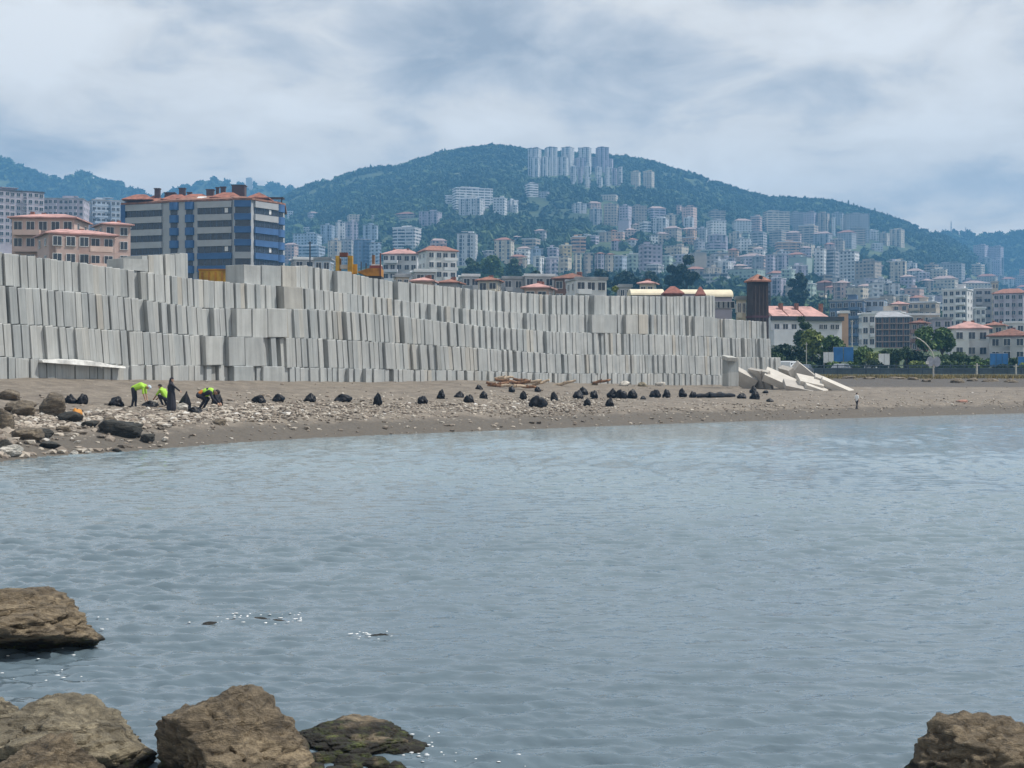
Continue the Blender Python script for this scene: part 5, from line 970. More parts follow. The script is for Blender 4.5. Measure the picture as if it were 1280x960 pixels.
# ---- dark tower, barrel roofs, pink terrace, scaffolded building
def dark_tower():
    c = P(947, HY, 232); zb = ground_z(947, 232); root = empty('tower', (c.x, c.y, zb), 0.25); tag(root, 'dark brown square tower with small red pyramid roof at the wall end', 'tower')
    top = CAMZ + (HY - 353) / F * 232 - zb; DK = plain('dark_brick_wall', (0.055, 0.042, 0.045), .85, 0, .3, .5)
    MB().box((0, 0, top / 2 - 1), (2.7, 2.7, top + 2)).build('wall', DK, root)
    m = MB()
    for x in (-1.0, -.35, .35, 1.0): m.box((x, -1.38, top * .5), (.18, .12, top * .92))
    m.build('pilaster', plain('dark_brick_rib', (0.09, 0.07, 0.07), .85), root)
    MB().box((0, 0, top * .62), (2.9, 2.9, .35)).build('cornice', plain('plum_band', (0.10, 0.05, 0.07), .8), root)
    r = MB(); r.hip((0, 0, top), 2.8, 2.8, 1.15, 0.02, .3); r.build('roof', RM('t'), root)
    MB().box((.05, -1.2, top + .65), (.5, .5, .7), M=Matrix.Rotation(.785, 3, 'Z')).build('dormer', plain('dark_brick_wall', (0, 0, 0)), root)
dark_tower()
def barrel(px0, px1, yt, yb, d, lb):
    a, b = P(px0, yb, d), P(px1, yb, d); c = (a + b) / 2; w = (b - a).length; zb = ground_z((px0 + px1) / 2, d); z0 = a.z - zb; h = P(0, yt, d).z - a.z
    root = empty('hall', (c.x, c.y + 5, zb)); tag(root, lb, 'hall')
    MB().box((0, 0, z0 / 2 - .5), (w - .4, 8, z0 + 1 - .04)).build('wall', facade(C['lilac'], 'blank'), root)
    V = []; k = 12
    for x in (-w / 2, w / 2):
        for i in range(k + 1): q = math.pi * i / k; V.append((x, -math.cos(q) * 4.4, z0 + math.sin(q) * h))
    f = [(i, i + 1, k + 2 + i, k + 1 + i) for i in range(k)] + [tuple(range(k, -1, -1)), tuple(range(k + 1, 2 * k + 2)), (0, k + 1, 2 * k + 1, k)]
    MB().add(V, f).build('roof', RM('c'), root)
    for i in range(6): link('window', window_mesh(1.4, 1.2), root, (-w / 2 + w * (i + .5) / 6, -4.06, z0 - 1.4))
barrel(789, 831, 359.5, 368.5, 245, 'long hall with cream barrel roof, left one above the wall'); barrel(881, 917.5, 360, 370.5, 240, 'long hall with cream barrel roof, right one near the dark tower'); barrel(852, 882, 360, 367, 252, 'hall with cream barrel roof set back between the two others')
def pavilion(px0, px1, yt, yb, d, lb):
    a, b = P(px0, yb, d), P(px1, yb, d); c = (a + b) / 2; w = (b - a).length; zb = ground_z(px0, d); z0 = a.z - zb; h = P(0, yt, d).z - a.z
    root = empty('pavilion', (c.x, c.y + w / 2, zb)); tag(root, lb, 'pavilion'); MB().box((0, 0, z0 / 2 - .5), (w * .85, w * .85, z0 + .98)).build('wall', facade(C['brown'], 'blank'), root)
    MB().hip((0, 0, z0), w * .9, w * .9, h - .25, .25, .25).build('roof', plain('dark_red_tiles', (0.26, 0.10, 0.08), .85, 0, .2, 2), root)
pavilion(829.5, 855, 357, 368, 238, 'pavilion with dark red hip roof between two cream barrel roofs'); pavilion(871, 881, 358, 370, 236, 'small brown-roofed turret left of the right cream barrel roof')
def terrace():
    d = 300; zb = ground_z(1000, d); a, b = P(958, 395, d), P(1047, 395, d + 4); c = (a + b) / 2; root = empty('terrace_house', (c.x, c.y + 5, zb), math.atan2(b.y - a.y, b.x - a.x)); w = (b - a).length
    tag(root, 'long white terrace house with three bright pink roofs', 'terrace house'); H = a.z - zb
    MB().box((0, 0, H / 2 - 1), (w, 9, H + 2)).build('wall', plain('white_render', (0.62, 0.63, 0.66), .8, 0, .1, .4), root)
    MB().box((0, -4.9, H - .45), (w + .3, .8, .9)).build('eaves', DARKM, root)
    for i, (f0, f1) in enumerate(((0, .22), (.235, .44), (.46, .79))):
        ww = (f1 - f0) * w; x = -w / 2 + (f0 + f1) / 2 * w; hr = P(0, 380, d).z - P(0, 389, d).z + .6
        e = ww * (.30 if i == 2 else .02); MB().add([(x - ww / 2, -5.2, H + .02), (x + ww / 2, -5.2, H + .02), (x + ww / 2, 4.8, H + .02), (x - ww / 2, 4.8, H + .02), (x - ww / 2 + .05, 0, H + 2.4), (x + ww / 2 - e, 0, H + 2.4)], [(0, 1, 5, 4), (1, 2, 5), (2, 3, 4, 5), (3, 0, 4), (3, 2, 1, 0)]).build('roof', RM('p'), root)
        MB().box((x + ww / 2, -1.5, H + 2.0), (.6, 1.0, 1.9)).build('chimney', RM('b'), root)
    for s in range(3):
        for x in (.70, .76, .86, .93): link('window', window_mesh(1.0, 1.1), root, (-w / 2 + w * x, -4.56, H - 2.2 - 2.9 * s))
        for x in (.08, .2, .32, .45): link('window', window_mesh(1.3, 1.2), root, (-w / 2 + w * x, -4.56, H - 2.2 - 2.9 * s))
    MB().box((-w * .33, -5.2, H - 4.6), (5.5, 1.6, 3.4)).build('porch', plain('white_render', (0, 0, 0)), root)
terrace()
def scaffolded():
    d = 420; px0, px1 = 1092, 1143; a, b = P(px0, 436, d), P(px1, 436, d); c = (a + b) / 2; w = (b - a).length; zb = ground_z(1118, d)
    root = empty('apartment_building', (c.x, c.y + 6, zb), -.22); tag(root, 'unfinished brown building with open floors and scaffold planks', 'building')
    H = P(0, 397, d).z - zb; BR = plain('brown_brickwork', (0.15, 0.075, 0.055), .9, 0, .25, .6)
    MB().box((0, .6, H / 2 - 1), (w - .4, 10, H + 2)).build('wall', BR, root); n = 5; fh = H / n
    RM('b'); MB().hip((0, 0, H), w, 11, 1.8, .4, .6).build('roof', RM('g'), root)
    for s in range(n):
        MB().box((0, -5.2, s * fh + .1), (w, 1.8, .3)).build('floor_slab', plain('pale_planks', (0.38, 0.29, 0.24), .9, 0, .2, 1), root)
        for k in range(6): link('window', window_mesh(1.6, 1.7), root, (-w / 2 + w * (k + .5) / 6, -4.46, s * fh + fh * .55))
    for k in range(7): MB().box((-w / 2 + w * k / 6, -5.9, H / 2), (.16, .16, H)).build('scaffold_pole', plain('rust_pole', (0.25, 0.13, 0.10), .8), root)
scaffolded()

# ------------------------------------------------------------------ woods and trees
def build_forest():
    r = np.random.default_rng(17); V0, F0 = ico(1)
    var = []
    for i in range(14):
        q = V0 * (1 + 0.30 * r.standard_normal((len(V0), 1))); q[:, 2] *= r.uniform(.8, 1.25); var.append(q)
    boxes = [(b[0], b[1], b[2], b[3], b[8] if len(b) > 8 else None) for b in TOWN + FILL + DENSE]
    bx = np.array([(b[0] - 1, b[1] + 1, b[2], b[3], ground_d((b[0] + b[1]) / 2, b[3])) for b in boxes])
    VV = []; FF = []; n = 0; cnt = 0
    LV = []
    def put(x, y, z, s):
        nonlocal n
        q = 26; u = r.standard_normal((q, 3)); u /= np.linalg.norm(u, axis=1)[:, None]; u[:, 2] = np.abs(u[:, 2]) * 1.15 - .25
        c = u * s * r.uniform(.75, 1.15, (q, 1)) + np.array([x, y, z + s * .45]); a = r.standard_normal((q, 3)) * s * .20; b = r.standard_normal((q, 3)) * s * .20
        LV.append(np.stack([c - a - b, c + a - b, c + a + b, c - a + b], 1).reshape(-1, 3)); s = s * .88
        V = var[r.integers(14)] * s * np.array([r.uniform(.8, 1.2), r.uniform(.8, 1.2), r.uniform(.8, 1.15)]) + np.array([x, y, z + s * .45]); VV.append(V); FF.append(F0 + n); n += len(V)
    tries = 0
    while cnt < 15000 and tries < 120000:
        tries += 1
        px = r.uniform(-60, 1380) if r.random() < .8 else r.uniform(340, 1240); rp = ridge_py(px); py = r.uniform(rp - 2, 425)
        if r.random() < .16: py = rp + r.uniform(-1, 4)
        # fewer trees among the houses of the town
        town = np.interp(px, [330, 480, 640, 860, 960, 1100, 1290], [300, 325, 330, 315, 300, 330, 345])
        if py > town and r.random() < .72: continue
        d = ground_d(px, py)
        if d < 420: continue
        hit = (px > bx[:, 0]) & (px < bx[:, 1]) & (d < bx[:, 4] + 16) & (d > bx[:, 4] - 90)
        if hit.any(): continue
        x = (px - CX) / F * d
        mead = noise.fractal(Vector((x * .006, d * .006, 8)), 1, 2, 3)
        if mead > .24 and r.random() < .85: continue
        if 1040 < px < 1135 and 296 < py < 322 and r.random() < .8: continue
        put(x, d, ground_z(px, d), r.uniform(2.6, 6.2) * (0.75 if d < 900 else 1)); cnt += 1
    for cx, d, sc in ((None, 0, 0),):
        pass
    for tab, dr, x0, x1, c in ((0, 2800, -20, 215, 900), (1, 3100, 170, 400, 500), (2, 2900, 1140, 1330, 700)):
        far = [[(-1200, 330), (-300, 230), (-100, 195), (0, 199), (30, 211), (60, 221), (80, 225), (100, 219), (120, 225), (150, 232), (175, 241), (210, 262), (300, 330), (500, 420)],
               [(60, 330), (150, 262), (190, 246), (230, 236), (260, 226), (275, 224), (300, 229), (330, 233), (365, 237), (400, 246), (480, 300), (600, 400)],
               [(1000, 400), (1100, 330), (1150, 301), (1180, 294), (1210, 296), (1250, 298), (1290, 296), (1400, 280), (1700, 300), (2600, 420)]][tab]
        for _ in range(c):
            px = r.uniform(x0, x1); s = 1 - r.random() ** 1.6 * .6; d = dr - 600 + 600 * s; py = 440 + (lerp_tab(far, px)[0] - 440) * s ** .9; x = (px - CX) / F * d
            z = CAMZ + (HY - py) * d / F + noise.fractal(Vector((x * 0.006, d * 0.006, dr)), 1.0, 2.0, 5) * 10
            put(x, d, z, r.uniform(4, 8))
    LQ = np.concatenate(LV); VA = np.concatenate(VV); qi = np.arange(len(LQ)).reshape(-1, 4) + len(VA); tri = np.concatenate([qi[:, [0, 1, 2]], qi[:, [0, 2, 3]]])
    tag(link('woodland', fastmesh('woodland', np.concatenate([VA, LQ]), np.concatenate([np.concatenate(FF), tri]), FOREST)), 'dense woods covering the far hillsides', 'woods', kind='stuff')
build_forest()
LEAFS = {'dark': mat_leaf('dark_leaves', (0.028, 0.062, 0.022), (0.072, 0.12, 0.038)), 'mid': mat_leaf('mid_leaves', (0.045, 0.10, 0.025), (0.125, 0.20, 0.05)), 'light': mat_leaf('light_leaves', (0.09, 0.14, 0.03), (0.25, 0.30, 0.085)), 'blue': mat_leaf('deep_leaves', (0.012, 0.035, 0.022), (0.03, 0.06, 0.03))}
def leaves(r, blobs, n, s):
    c = []; w = np.array([b[3] ** 2 for b in blobs]); w = w / w.sum()
    for i in r.choice(len(blobs), n, p=w):
        u = r.standard_normal(3); u /= np.linalg.norm(u); c.append(np.array(blobs[i][:3]) + u * blobs[i][3] * (0.55 + 0.5 * r.random()) * np.array([1, 1, .85]))
    c = np.array(c); a = r.standard_normal((n, 3)); a /= np.linalg.norm(a, axis=1)[:, None]; b = np.cross(a, r.standard_normal((n, 3))); b /= np.linalg.norm(b, axis=1)[:, None]
    s = s * r.uniform(.6, 1.4, (n, 1)); V = np.stack([c - a * s - b * s * .6, c + a * s - b * s * .6, c + a * s * .7 + b * s * .7, c - a * s * .7 + b * s * .7], 1).reshape(-1, 3)
    return V, np.arange(n * 4).reshape(n, 4)
def tree(x0, x1, yt, yb, d, kind, label, seed, trunk=0.3, tall=False, group='trees before the town', nm='tree'):
    r = np.random.default_rng(seed); cx = (x0 + x1) / 2; x = (cx - CX) / F * d; gz = ground_z(cx, d) if d > 190 else CAMZ + (HY - yb) / F * d
    R = (x1 - x0) / F * d / 2; H = CAMZ + (HY - yt) / F * d - gz
    root = empty(nm, (x, d, gz)); tag(root, label, 'tree' if nm == 'tree' else 'bush', group)
    hb = H * trunk; m = MB(); m.tube((0, 0, -.5), (0.05 * R, 0, hb + (H - hb) * .4), max(.09, H * .03), max(.04, H * .012), 8)
    blobs = []; k = 17 if not tall else 9
    for i in range(k):
        a = r.uniform(0, 6.28); rad = R * r.uniform(.1, .72); z = hb + (H - hb) * r.uniform(.22, .82)
        if tall: rad *= (1 - .8 * (z - hb) / (H - hb + .01))
        br = min(R * r.uniform(.34, .5), (H - hb) * .42); z = min(z, H - br * .8)
        blobs.append((math.cos(a) * rad, math.sin(a) * rad, z, br))
        m.tube((0, 0, hb * .8 + (z - hb) * .2), (math.cos(a) * rad * .9, math.sin(a) * rad * .9, z), max(.04, H * .011), .02, 5)
    blobs.append((0, 0, H - min(R * .45, H * .2), min(R * .45, H * .2)))
    m.build('trunk', BARK, root)
    n = int(np.clip(3600 * (R * H / 25), 1500, 6000)); V, Fs = leaves(r, blobs, n, float(np.clip(R * .10, .14, .6)))
    link('crown', fastmesh('crown', V, Fs, LEAFS[kind]), root)
for i, t in enumerate([
    (990, 1013, 394, 462, 262, 'dark', 'dark green tree before the white terrace house', .3), (998, 1030, 410, 464, 235, 'light', 'bright yellow-green tree below the dark one at the terrace', .3), (1024, 1054, 418, 464, 232, 'mid', 'green tree right of the bright yellow-green one', .25), (958, 992, 430, 464, 228, 'blue', 'deep green tree nearest the wall end', .12), (985, 1012, 432, 464, 226, 'blue', 'deep green tree right of the one nearest the wall end', .12),
    (1036, 1060, 428, 464, 240, 'mid', 'small green tree behind the blue hoarding', .3), (1078, 1102, 440, 465, 225, 'light', 'low light green tree before the scaffolded building', .2), (1140, 1172, 407, 464, 250, 'mid', 'big tree with dark trunk behind the curved lamp, left half', .42), (1160, 1195, 409, 464, 252, 'mid', 'big tree with dark trunk behind the curved lamp, right half', .42), (1112, 1128, 436, 465, 240, 'dark', 'dark narrow tree left of the curved lamp', .4), (1124, 1142, 432, 465, 242, 'dark', 'dark tree with visible trunk close to the curved lamp', .4),
    (1188, 1212, 440, 465, 240, 'dark', 'dark small tree right of the big pair', .3), (826, 852, 330, 356, 560, 'blue', 'deep blue-green tree behind the barrel roofs, left one', .1), (845, 876, 318, 358, 555, 'blue', 'tallest deep blue-green tree behind the barrel roofs', .1), (735, 765, 335, 358, 600, 'blue', 'dark tree mass right of the red-brown building, left one', .1), (765, 800, 338, 358, 590, 'blue', 'dark tree mass right of the red-brown building, middle one', .1), (798, 828, 338, 358, 590, 'blue', 'dark tree mass right of the red-brown building, right one', .1), (987, 1013, 340, 356, 610, 'blue', 'round dark tree over the pink-roofed terrace', .1),
    (760, 778, 357, 372, 265, 'light', 'bright green bush beside the grey-roofed white building', .1), (575, 600, 322, 348, 700, 'dark', 'dark green tree under the white rounded tower', .15), (600, 632, 318, 348, 720, 'mid', 'green tree mass between the two slope towers', .15), (632, 654, 322, 348, 720, 'dark', 'dark green tree right of the cream slope tower', .15), (655, 684, 338, 352, 500, 'blue', 'dark low tree behind the pink dormers', .15)]):
    tree(*t[:7], 300 + i, t[7])
for i, (px, w, yt, lb) in enumerate([(1012, 24, 452, 'bush at the road behind the white van'), (1064, 22, 452, 'bush right of the grey car'), (1090, 24, 450, 'pale bush behind the white twin sign'), (1150, 30, 452, 'bush left of the round white sign'), (1190, 34, 450, 'wide bush right of the round white sign'), (1222, 26, 453, 'bush by the thin white post'), (1255, 34, 456, 'bush below the blue tarpaulin'), (1285, 30, 454, 'bush at the right edge below the house'), (970, 26, 440, 'bush nearest the wall end'), (1045, 24, 452, 'bush below the blue hoarding')]):
    tree(px - w / 2, px + w / 2, yt, 466, 214 - (i % 3) * 4, ('dark', 'mid', 'blue', 'light')[i % 4], 'dark ' + lb if i % 4 in (0, 2) else 'green ' + lb, 400 + i, .05, False, 'bushes along the coast road', 'bush')
for i, (x0, x1, yt, d, kind, lb) in enumerate([(952, 990, 436, 238, 'blue', 'tall dark hedge bush behind the wall end'), (984, 1020, 440, 240, 'dark', 'tall dark hedge bush behind the white van'), (1014, 1050, 442, 238, 'dark', 'tall hedge bush left of the blue hoarding'), (1062, 1098, 433, 240, 'mid', 'tall hedge bush right of the blue hoarding'), (1094, 1132, 437, 242, 'dark', 'tall hedge bush behind the white twin sign'), (1128, 1166, 438, 244, 'blue', 'tall hedge bush under the big pair of trees, left'), (1162, 1200, 444, 244, 'dark', 'tall hedge bush under the big pair of trees, right'), (1196, 1234, 446, 240, 'dark', 'tall hedge bush before the white apartment house'), (1230, 1268, 448, 238, 'mid', 'tall hedge bush behind the first blue canopy'), (1262, 1300, 448, 238, 'dark', 'tall hedge bush behind the canopy at the right edge')]):
    tree(x0, x1, yt, 466, d, kind, lb, 700 + i, .04, False, 'hedge bushes beyond the coast road', 'bush')
for i, (px, h) in enumerate([(1060.5, 12), (1067, 10), (1093.5, 11), (1109, 10), (1119, 8)]):
    rp = ridge_py(px); d = 2290.0; x = (px - CX) / F * d; gz = ground_z(px, d); hh = h / F * d; root = empty('cypress_tree', (x, d, gz))
    tag(root, ['first', 'second', 'third', 'fourth', 'last'][i] + ' of five pointed trees standing on the right ridge, from the left', 'tree', 'pointed trees on the ridge')
    MB().tube((0, 0, -2), (0, 0, hh * .5), .5, .2, 6).build('trunk', BARK, root); r = np.random.default_rng(i)
    V, Fs = leaves(r, [(0, 0, hh * f, hh * .17 * (1.1 - f)) for f in np.linspace(.2, .98, 9)], 500, .9); link('crown', fastmesh('crown', V, Fs, LEAFS['blue']), root)
for i, (px, h, lb) in enumerate([(1189, 19, 'taller lattice mast on the far right hill'), (1207, 11, 'thin short mast on the far right hill'), (312, 9, 'mast block on the far hill behind the blue block')]):
    d = 2895 if i < 2 else 3090; py = 295 if i < 2 else 232; b = P(px, py, d); hh = h / F * d; m = MB(); w = 2.2
    if i < 2:
        for a, e in ((-1, -1), (1, -1), (1, 1), (-1, 1)): m.tube((a * w, e * w, -12), (a * .5, e * .5, hh), .35, .2, 4)
        for k in range(6): z = hh * k / 6; q = w * (1 - k / 6) + .5 * k / 6; m.tube((-q, -q, z), (q, -q, z + hh / 7), .2, None, 4); m.tube((q, q, z), (-q, q, z + hh / 7), .2, None, 4)
    else: m.box((0, 0, hh / 2 - 6), (14, 12, hh + 12)).box((0, 0, hh + 1), (9, 8, 2))
    tag(m.build('antenna_mast' if i < 2 else 'blockhouse', STEEL if i < 2 else facade(C['white'], 'blank'), None, b), lb, 'mast' if i < 2 else 'building')

# ------------------------------------------------------------------ the coast road
def road():
    V = []; Fs = []
    for k, px in enumerate(range(900, 2000, 40)):
        for d in (184, 194):
            V.append(((px - CX) / F * d, d, ground_z(px, d) + .06))
    Fs = [(2 * i, 2 * i + 2, 2 * i + 3, 2 * i + 1) for i in range(len(V) // 2 - 1)]
    tag(link('road', fastmesh('road', V, Fs, plain('asphalt', (0.055, 0.055, 0.058), .9, 0, .2, .6))), 'coast road running behind the beach', kind='structure')
road()
def fence():
    d = 200; root = empty('fence', P(1140, 466, d)); root.location.z = ground_z(1140, d); tag(root, 'dark blue-grey railing running along the coast road', 'fence')
    M1 = plain('blue_grey_paint', (0.07, 0.10, 0.14), .6)
    x0, x1 = (1012 - CX) / F * d - root.location.x, (1330 - CX) / F * d - root.location.x; m = MB()
    for z in (.15, .75, 1.3): m.box(((x0 + x1) / 2, 0, z), (x1 - x0, .07, .1))
    for i in range(170): m.box((x0 + (x1 - x0) * i / 169, .0, .72), (.035, .04, 1.1))
    m.build('railing', M1, root)
    for i in range(18): MB().box((x0 + (x1 - x0) * (i + .5) / 18, .14, .5), ((x1 - x0) / 18 - .14, .05, .85)).build('panel', plain('teal_grey_panel', (0.13, 0.17, 0.20), .7, 0, .2, .8), root)
    for i in range(19): MB().box((x0 + (x1 - x0) * i / 18, .1, .6), (.12, .10, 1.7)).build('post', M1, root)
fence()
def car(px, d, rz, paint, lb, van=False):
    x = (px - CX) / F * d; root = empty('parked_car' if not van else 'van', (x, d, ground_z(px, d) + .07), rz); tag(root, lb, 'van' if van else 'car')
    L_, Wd, H = (4.6, 1.9, 2.05) if van else (4.3, 1.75, 1.45)
    if van: prof = [(-2.3, .35), (2.25, .35), (2.3, .9), (2.05, 1.05), (1.5, 1.95), (1.2, 2.05), (-2.2, 2.05), (-2.3, 1.9)]
    else: prof = [(-2.15, .32), (2.15, .32), (2.15, .72), (1.95, .82), (1.0, .92), (.45, 1.40), (.2, 1.45), (-1.1, 1.45), (-1.35, 1.38), (-1.95, .95), (-2.15, .88)]
    k = len(prof); V = [(a, -Wd / 2 + (.12 if b > 1.1 else 0), b) for a, b in prof] + [(a, Wd / 2 - (.12 if b > 1.1 else 0), b) for a, b in prof]
    MB().add(V, [tuple(range(k)), tuple(range(2 * k - 1, k - 1, -1))] + [(i, k + i, k + (i + 1) % k, (i + 1) % k) for i in range(k)]).build('body', paint, root)
    for s in (-1, 1):
        g = [(-1.6, .98), (.75, .98), (.3, 1.34), (-1.15, 1.34)] if not van else [(-1.9, 1.15), (1.75, 1.15), (1.35, 1.8), (-1.9, 1.8)]
        MB().add([(a, s * (Wd / 2 + .01 - (.10 if b > 1.1 else 0.02)), b) for a, b in g] + [(a, s * (Wd / 2 - .03 - (.10 if b > 1.1 else 0.02)), b) for a, b in g], [(0, 1, 2, 3), (7, 6, 5, 4), (0, 4, 5, 1), (1, 5, 6, 2), (2, 6, 7, 3), (3, 7, 4, 0)]).build('window', WIN, root)
        for a in (-1.35, 1.35):
            w = MB().tube((0, -.1, 0), (0, .1, 0), .32, None, 16).build('wheel', plain('rubber', (.015, .015, .016), .8), root, (a, s * (Wd / 2 - .08), .32)); MB().tube((0, -.115, 0), (0, .115, 0), .19, None, 12).build('rim', STEEL, w)
    for s in (-1, 1): MB().box((2.13 if not van else 2.26, s * .62, .74), (.08, .35, .16)).build('headlight', FRAME, root)
GP = plain('grey_car_paint', (0.12, 0.14, 0.17), .3, .3, .05); WP = plain('white_car_paint', (0.72, 0.74, 0.76), .3, 0, .03)
car(985, 190, 1.15, WP, 'white van at the end of the wall behind the toppled slabs', True); car(1053, 206, .95, plain('silver_car_paint', (0.22, 0.24, 0.27), .3, .2, .05), 'dark grey car on the road below the blue hoarding'); car(1090, 207, 1.2, WP, 'white car behind the railing left of the twin sign'); car(1006, 192, 1.2, GP, 'grey car passing behind the peaked slab')
def sign(name, px0, px1, yt, yb, d, panels, lb, foot=469, pole=None, cat='sign', post=STEEL):
    c = P((px0 + px1) / 2, foot, d); g = ground_z((px0 + px1) / 2, d) if d > 184 else c.z - .2; root = empty(name, (c.x, d, g)); tag(root, lb, cat)
    z0, z1 = CAMZ + (HY - yb) / F * d - g, CAMZ + (HY - yt) / F * d - g; w = (px1 - px0) / F * d; k = len(panels)
    for i, mt in enumerate(panels):
        x = -w / 2 + w * (i + .5) / k; MB().box((x, -.1, (z0 + z1) / 2), (w / k * .92, .1, z1 - z0)).build('panel', mt, root)
        MB().box((x, 0.0, (z0 + z1) / 2), (w / k * .96, .08, z1 - z0 + .1)).build('panel_frame', STEEL, root)
    for s in ((0,) if pole else (-.42, .42)): MB().tube((s * w, 0.12, -.3), (s * w, 0.12, z1 - .1), .08 if d < 230 else .1, None, 8).build('post', post, root)
SW = plain('white_sign_face', (0.72, 0.73, 0.74), .5, 0, .08, 1.5); SB = plain('blue_sheet', (0.03, 0.16, 0.42), .6, 0, .2, .8)
sign('hoarding', 1041, 1067, 434, 452, 222, [SB, SB], 'wide blue hoarding beyond the road', cat='hoarding'); sign('sign_board', 1029, 1042, 440.5, 453.5, 216, [SW, SW], 'white twin sign left of the blue hoarding'); sign('sign_board', 1098, 1112, 442.5, 456, 208, [SW, SW], 'white twin sign standing before low light green tree')
sign('blue_canopy', 1237, 1260, 442, 458, 226, [SB, SB, SB], 'blue tarpaulin canopy before the pink-roofed apartment house', cat='canopy'); sign('blue_canopy', 1272, 1292, 446, 461, 224, [SB, SB], 'blue tarpaulin canopy cut by the right edge', cat='canopy')
def road_sign():
    d = 170; c = P(1167, 478, d); root = empty('road_sign', c); tag(root, 'pale double road sign on a single post before the grass bank', 'sign')
    z = P(0, 452, d).z - c.z; w = 17 / F * d
    for s in (-1, 1):
        m = MB(); pr = [(math.cos(q) * .44, math.sin(q) * .62) for q in np.linspace(0, 2 * math.pi, 16, endpoint=False)]
        V = [(s * .40 + a * 1.0, -.06, z + b) for a, b in pr] + [(s * .40 + a, .02, z + b) for a, b in pr]; k = 16
        m.add(V, [tuple(range(k)), tuple(range(2 * k - 1, k - 1, -1))] + [(i, k + i, k + (i + 1) % k, (i + 1) % k) for i in range(k)]).build('panel', plain('pale_sign_back', (0.34, 0.36, 0.42), .5), root)
    MB().box((-.78, -.12, z - .12), (.36, .06, .36)).build('small_plate', WHITE, root)
    MB().tube((0, .06, -.4), (0, .06, z + .4), .10, None, 8).build('post', plain('pale_post', (0.5, 0.47, 0.42), .7), root)
road_sign()
def lamp():
    d = 204; c = P(1168, 466, d); g = ground_z(1168, d); root = empty('street_lamp', (c.x, d, g)); tag(root, 'curved street lamp arching to the left before the big tree', 'street lamp'); m = MB()
    pts = [Vector((0, 0, -.2)), Vector((0, 0, 2.2))]; 
    for px, py in ((1165, 440), (1161, 434), (1156, 428.5), (1150, 424), (1144, 421.5)): q = P(px, py, d); pts.append(Vector((q.x - c.x, 0, q.z - g)))
    for a, b in zip(pts, pts[1:]): m.tube(a, b, .09, .08, 8)
    m.build('pole', plain('pale_post', (0.5, 0.47, 0.42), .7), root); MB().box(pts[-1] + Vector((-.25, 0, .02)), (.9, .3, .16)).build('lamp_head', STEEL, root)
lamp()
for i, (px, yt, d, r, lb) in enumerate([(387.5, 302, 300, .22, 'dark slim pole rising over the wall left of the yellow machine'), (962.5, 344, 330, .2, 'tall dark pole right of the dark tower'), (1221, 454, 196, .16, 'pale concrete post in the roadside bushes'), (1270, 455, 196, .14, 'pale concrete post near the right edge'), (1008, 428, 212, .07, 'thin pale pole before the bright yellow-green tree'), (1065, 400, 300, .14, 'tall pale pole right of the ochre wall'), (1180, 396, 420, .3, 'dark pole under the long white flat roof'), (1031, 352, 520, .18, 'thin dark pole before the brown-red gable')]):
    x = (px - CX) / F * d; g = ground_z(px, d); h = P(0, yt, d).z - g; m = MB().tube((0, 0, -.5), (0, 0, h), r, r * .7, 8); m.box((0, 0, h - .3), (r * 5, .12, .12))
    tag(m.build('pole', DARKM if i in (0, 1, 6, 7) else plain('pale_post', (0.5, 0.47, 0.42), .7), None, (x, d, g)), lb, 'pole')
def pipe_stub():
    d = 186; c = P(994, 466, d); g = ground_z(994, d); m = MB(); m.tube((0, 0, -.3), (0, 0, 1.35), .42, None, 14)
    root = empty('ventilation_stack', (c.x + .1, d + 4, g)); tag(root, 'pale domed ventilation stack behind the toppled slabs', 'stack'); m.build('shaft', STEEL, root)
    k = MB(); V = []; 
    for j in range(5):
        for i in range(14): q = math.pi / 2 * j / 4; V.append((math.cos(i / 14 * 6.283) * .55 * math.cos(q) , math.sin(i / 14 * 6.283) * .55 * math.cos(q), 1.35 + .5 * math.sin(q)))
    k.add(V, [(j * 14 + i, j * 14 + (i + 1) % 14, (j + 1) * 14 + (i + 1) % 14, (j + 1) * 14 + i) for j in range(4) for i in range(14)] + [tuple(range(13, -1, -1))]).build('dome', FRAME, root)
pipe_stub()
def grass_bank():
    r = np.random.default_rng(8); V = []; n = 5200
    for _ in range(n):
        px = r.uniform(1000, 1330); a, b = profile(px); d = a[-2] + r.normal(0, 1.4) + 1.5; x = (px - CX) / F * d; z = float(np.interp(d, a, b)) + .0; h = r.uniform(.15, .55); an = r.uniform(0, 3.14); w = .06; ln = r.normal(0, .12)
        dx, dy = math.cos(an) * w, math.sin(an) * w; V += [(x - dx, d - dy, z - .05), (x + dx, d + dy, z - .05), (x + ln, d + ln, z + h)]
    tag(link('dry_grass', fastmesh('dry_grass', V, np.arange(n * 3).reshape(n, 3), mat_leaf('dry_grass_blades', (0.12, 0.10, 0.045), (0.34, 0.28, 0.13)))), 'dry grass along the top of the sand bank', 'grass', kind='stuff')
grass_bank()
for i, (px, py, w, h) in enumerate([(1120, 474, 22, 5), (1142, 475, 18, 5), (1158, 477, 14, 5), (1196, 478, 20, 6), (1215, 476, 16, 5), (1240, 477, 22, 5), (1262, 478, 18, 5), (1085, 474, 18, 4), (1202, 502, 16, 4), (1060, 473, 20, 4)]):
    p = beach_at(px, py); d = p.y; tag(rock('rock', (p.x, p.y, p.z + .02), (w / F * d * .5, .6, h / F * d * .7), 500 + i, ROCK_DRY if i != 8 else plain('reddish_stone', (0.3, 0.16, 0.12)), None, 3, .15), ['earthy clod', 'dark clod', 'brown clod'][i % 3] + f', {ordinal(sorted([1120, 1142, 1158, 1196, 1215, 1240, 1262, 1085, 1202, 1060]).index(px) + 1)} from the left among those on the sand bank', 'clod', 'clods along the sand bank')

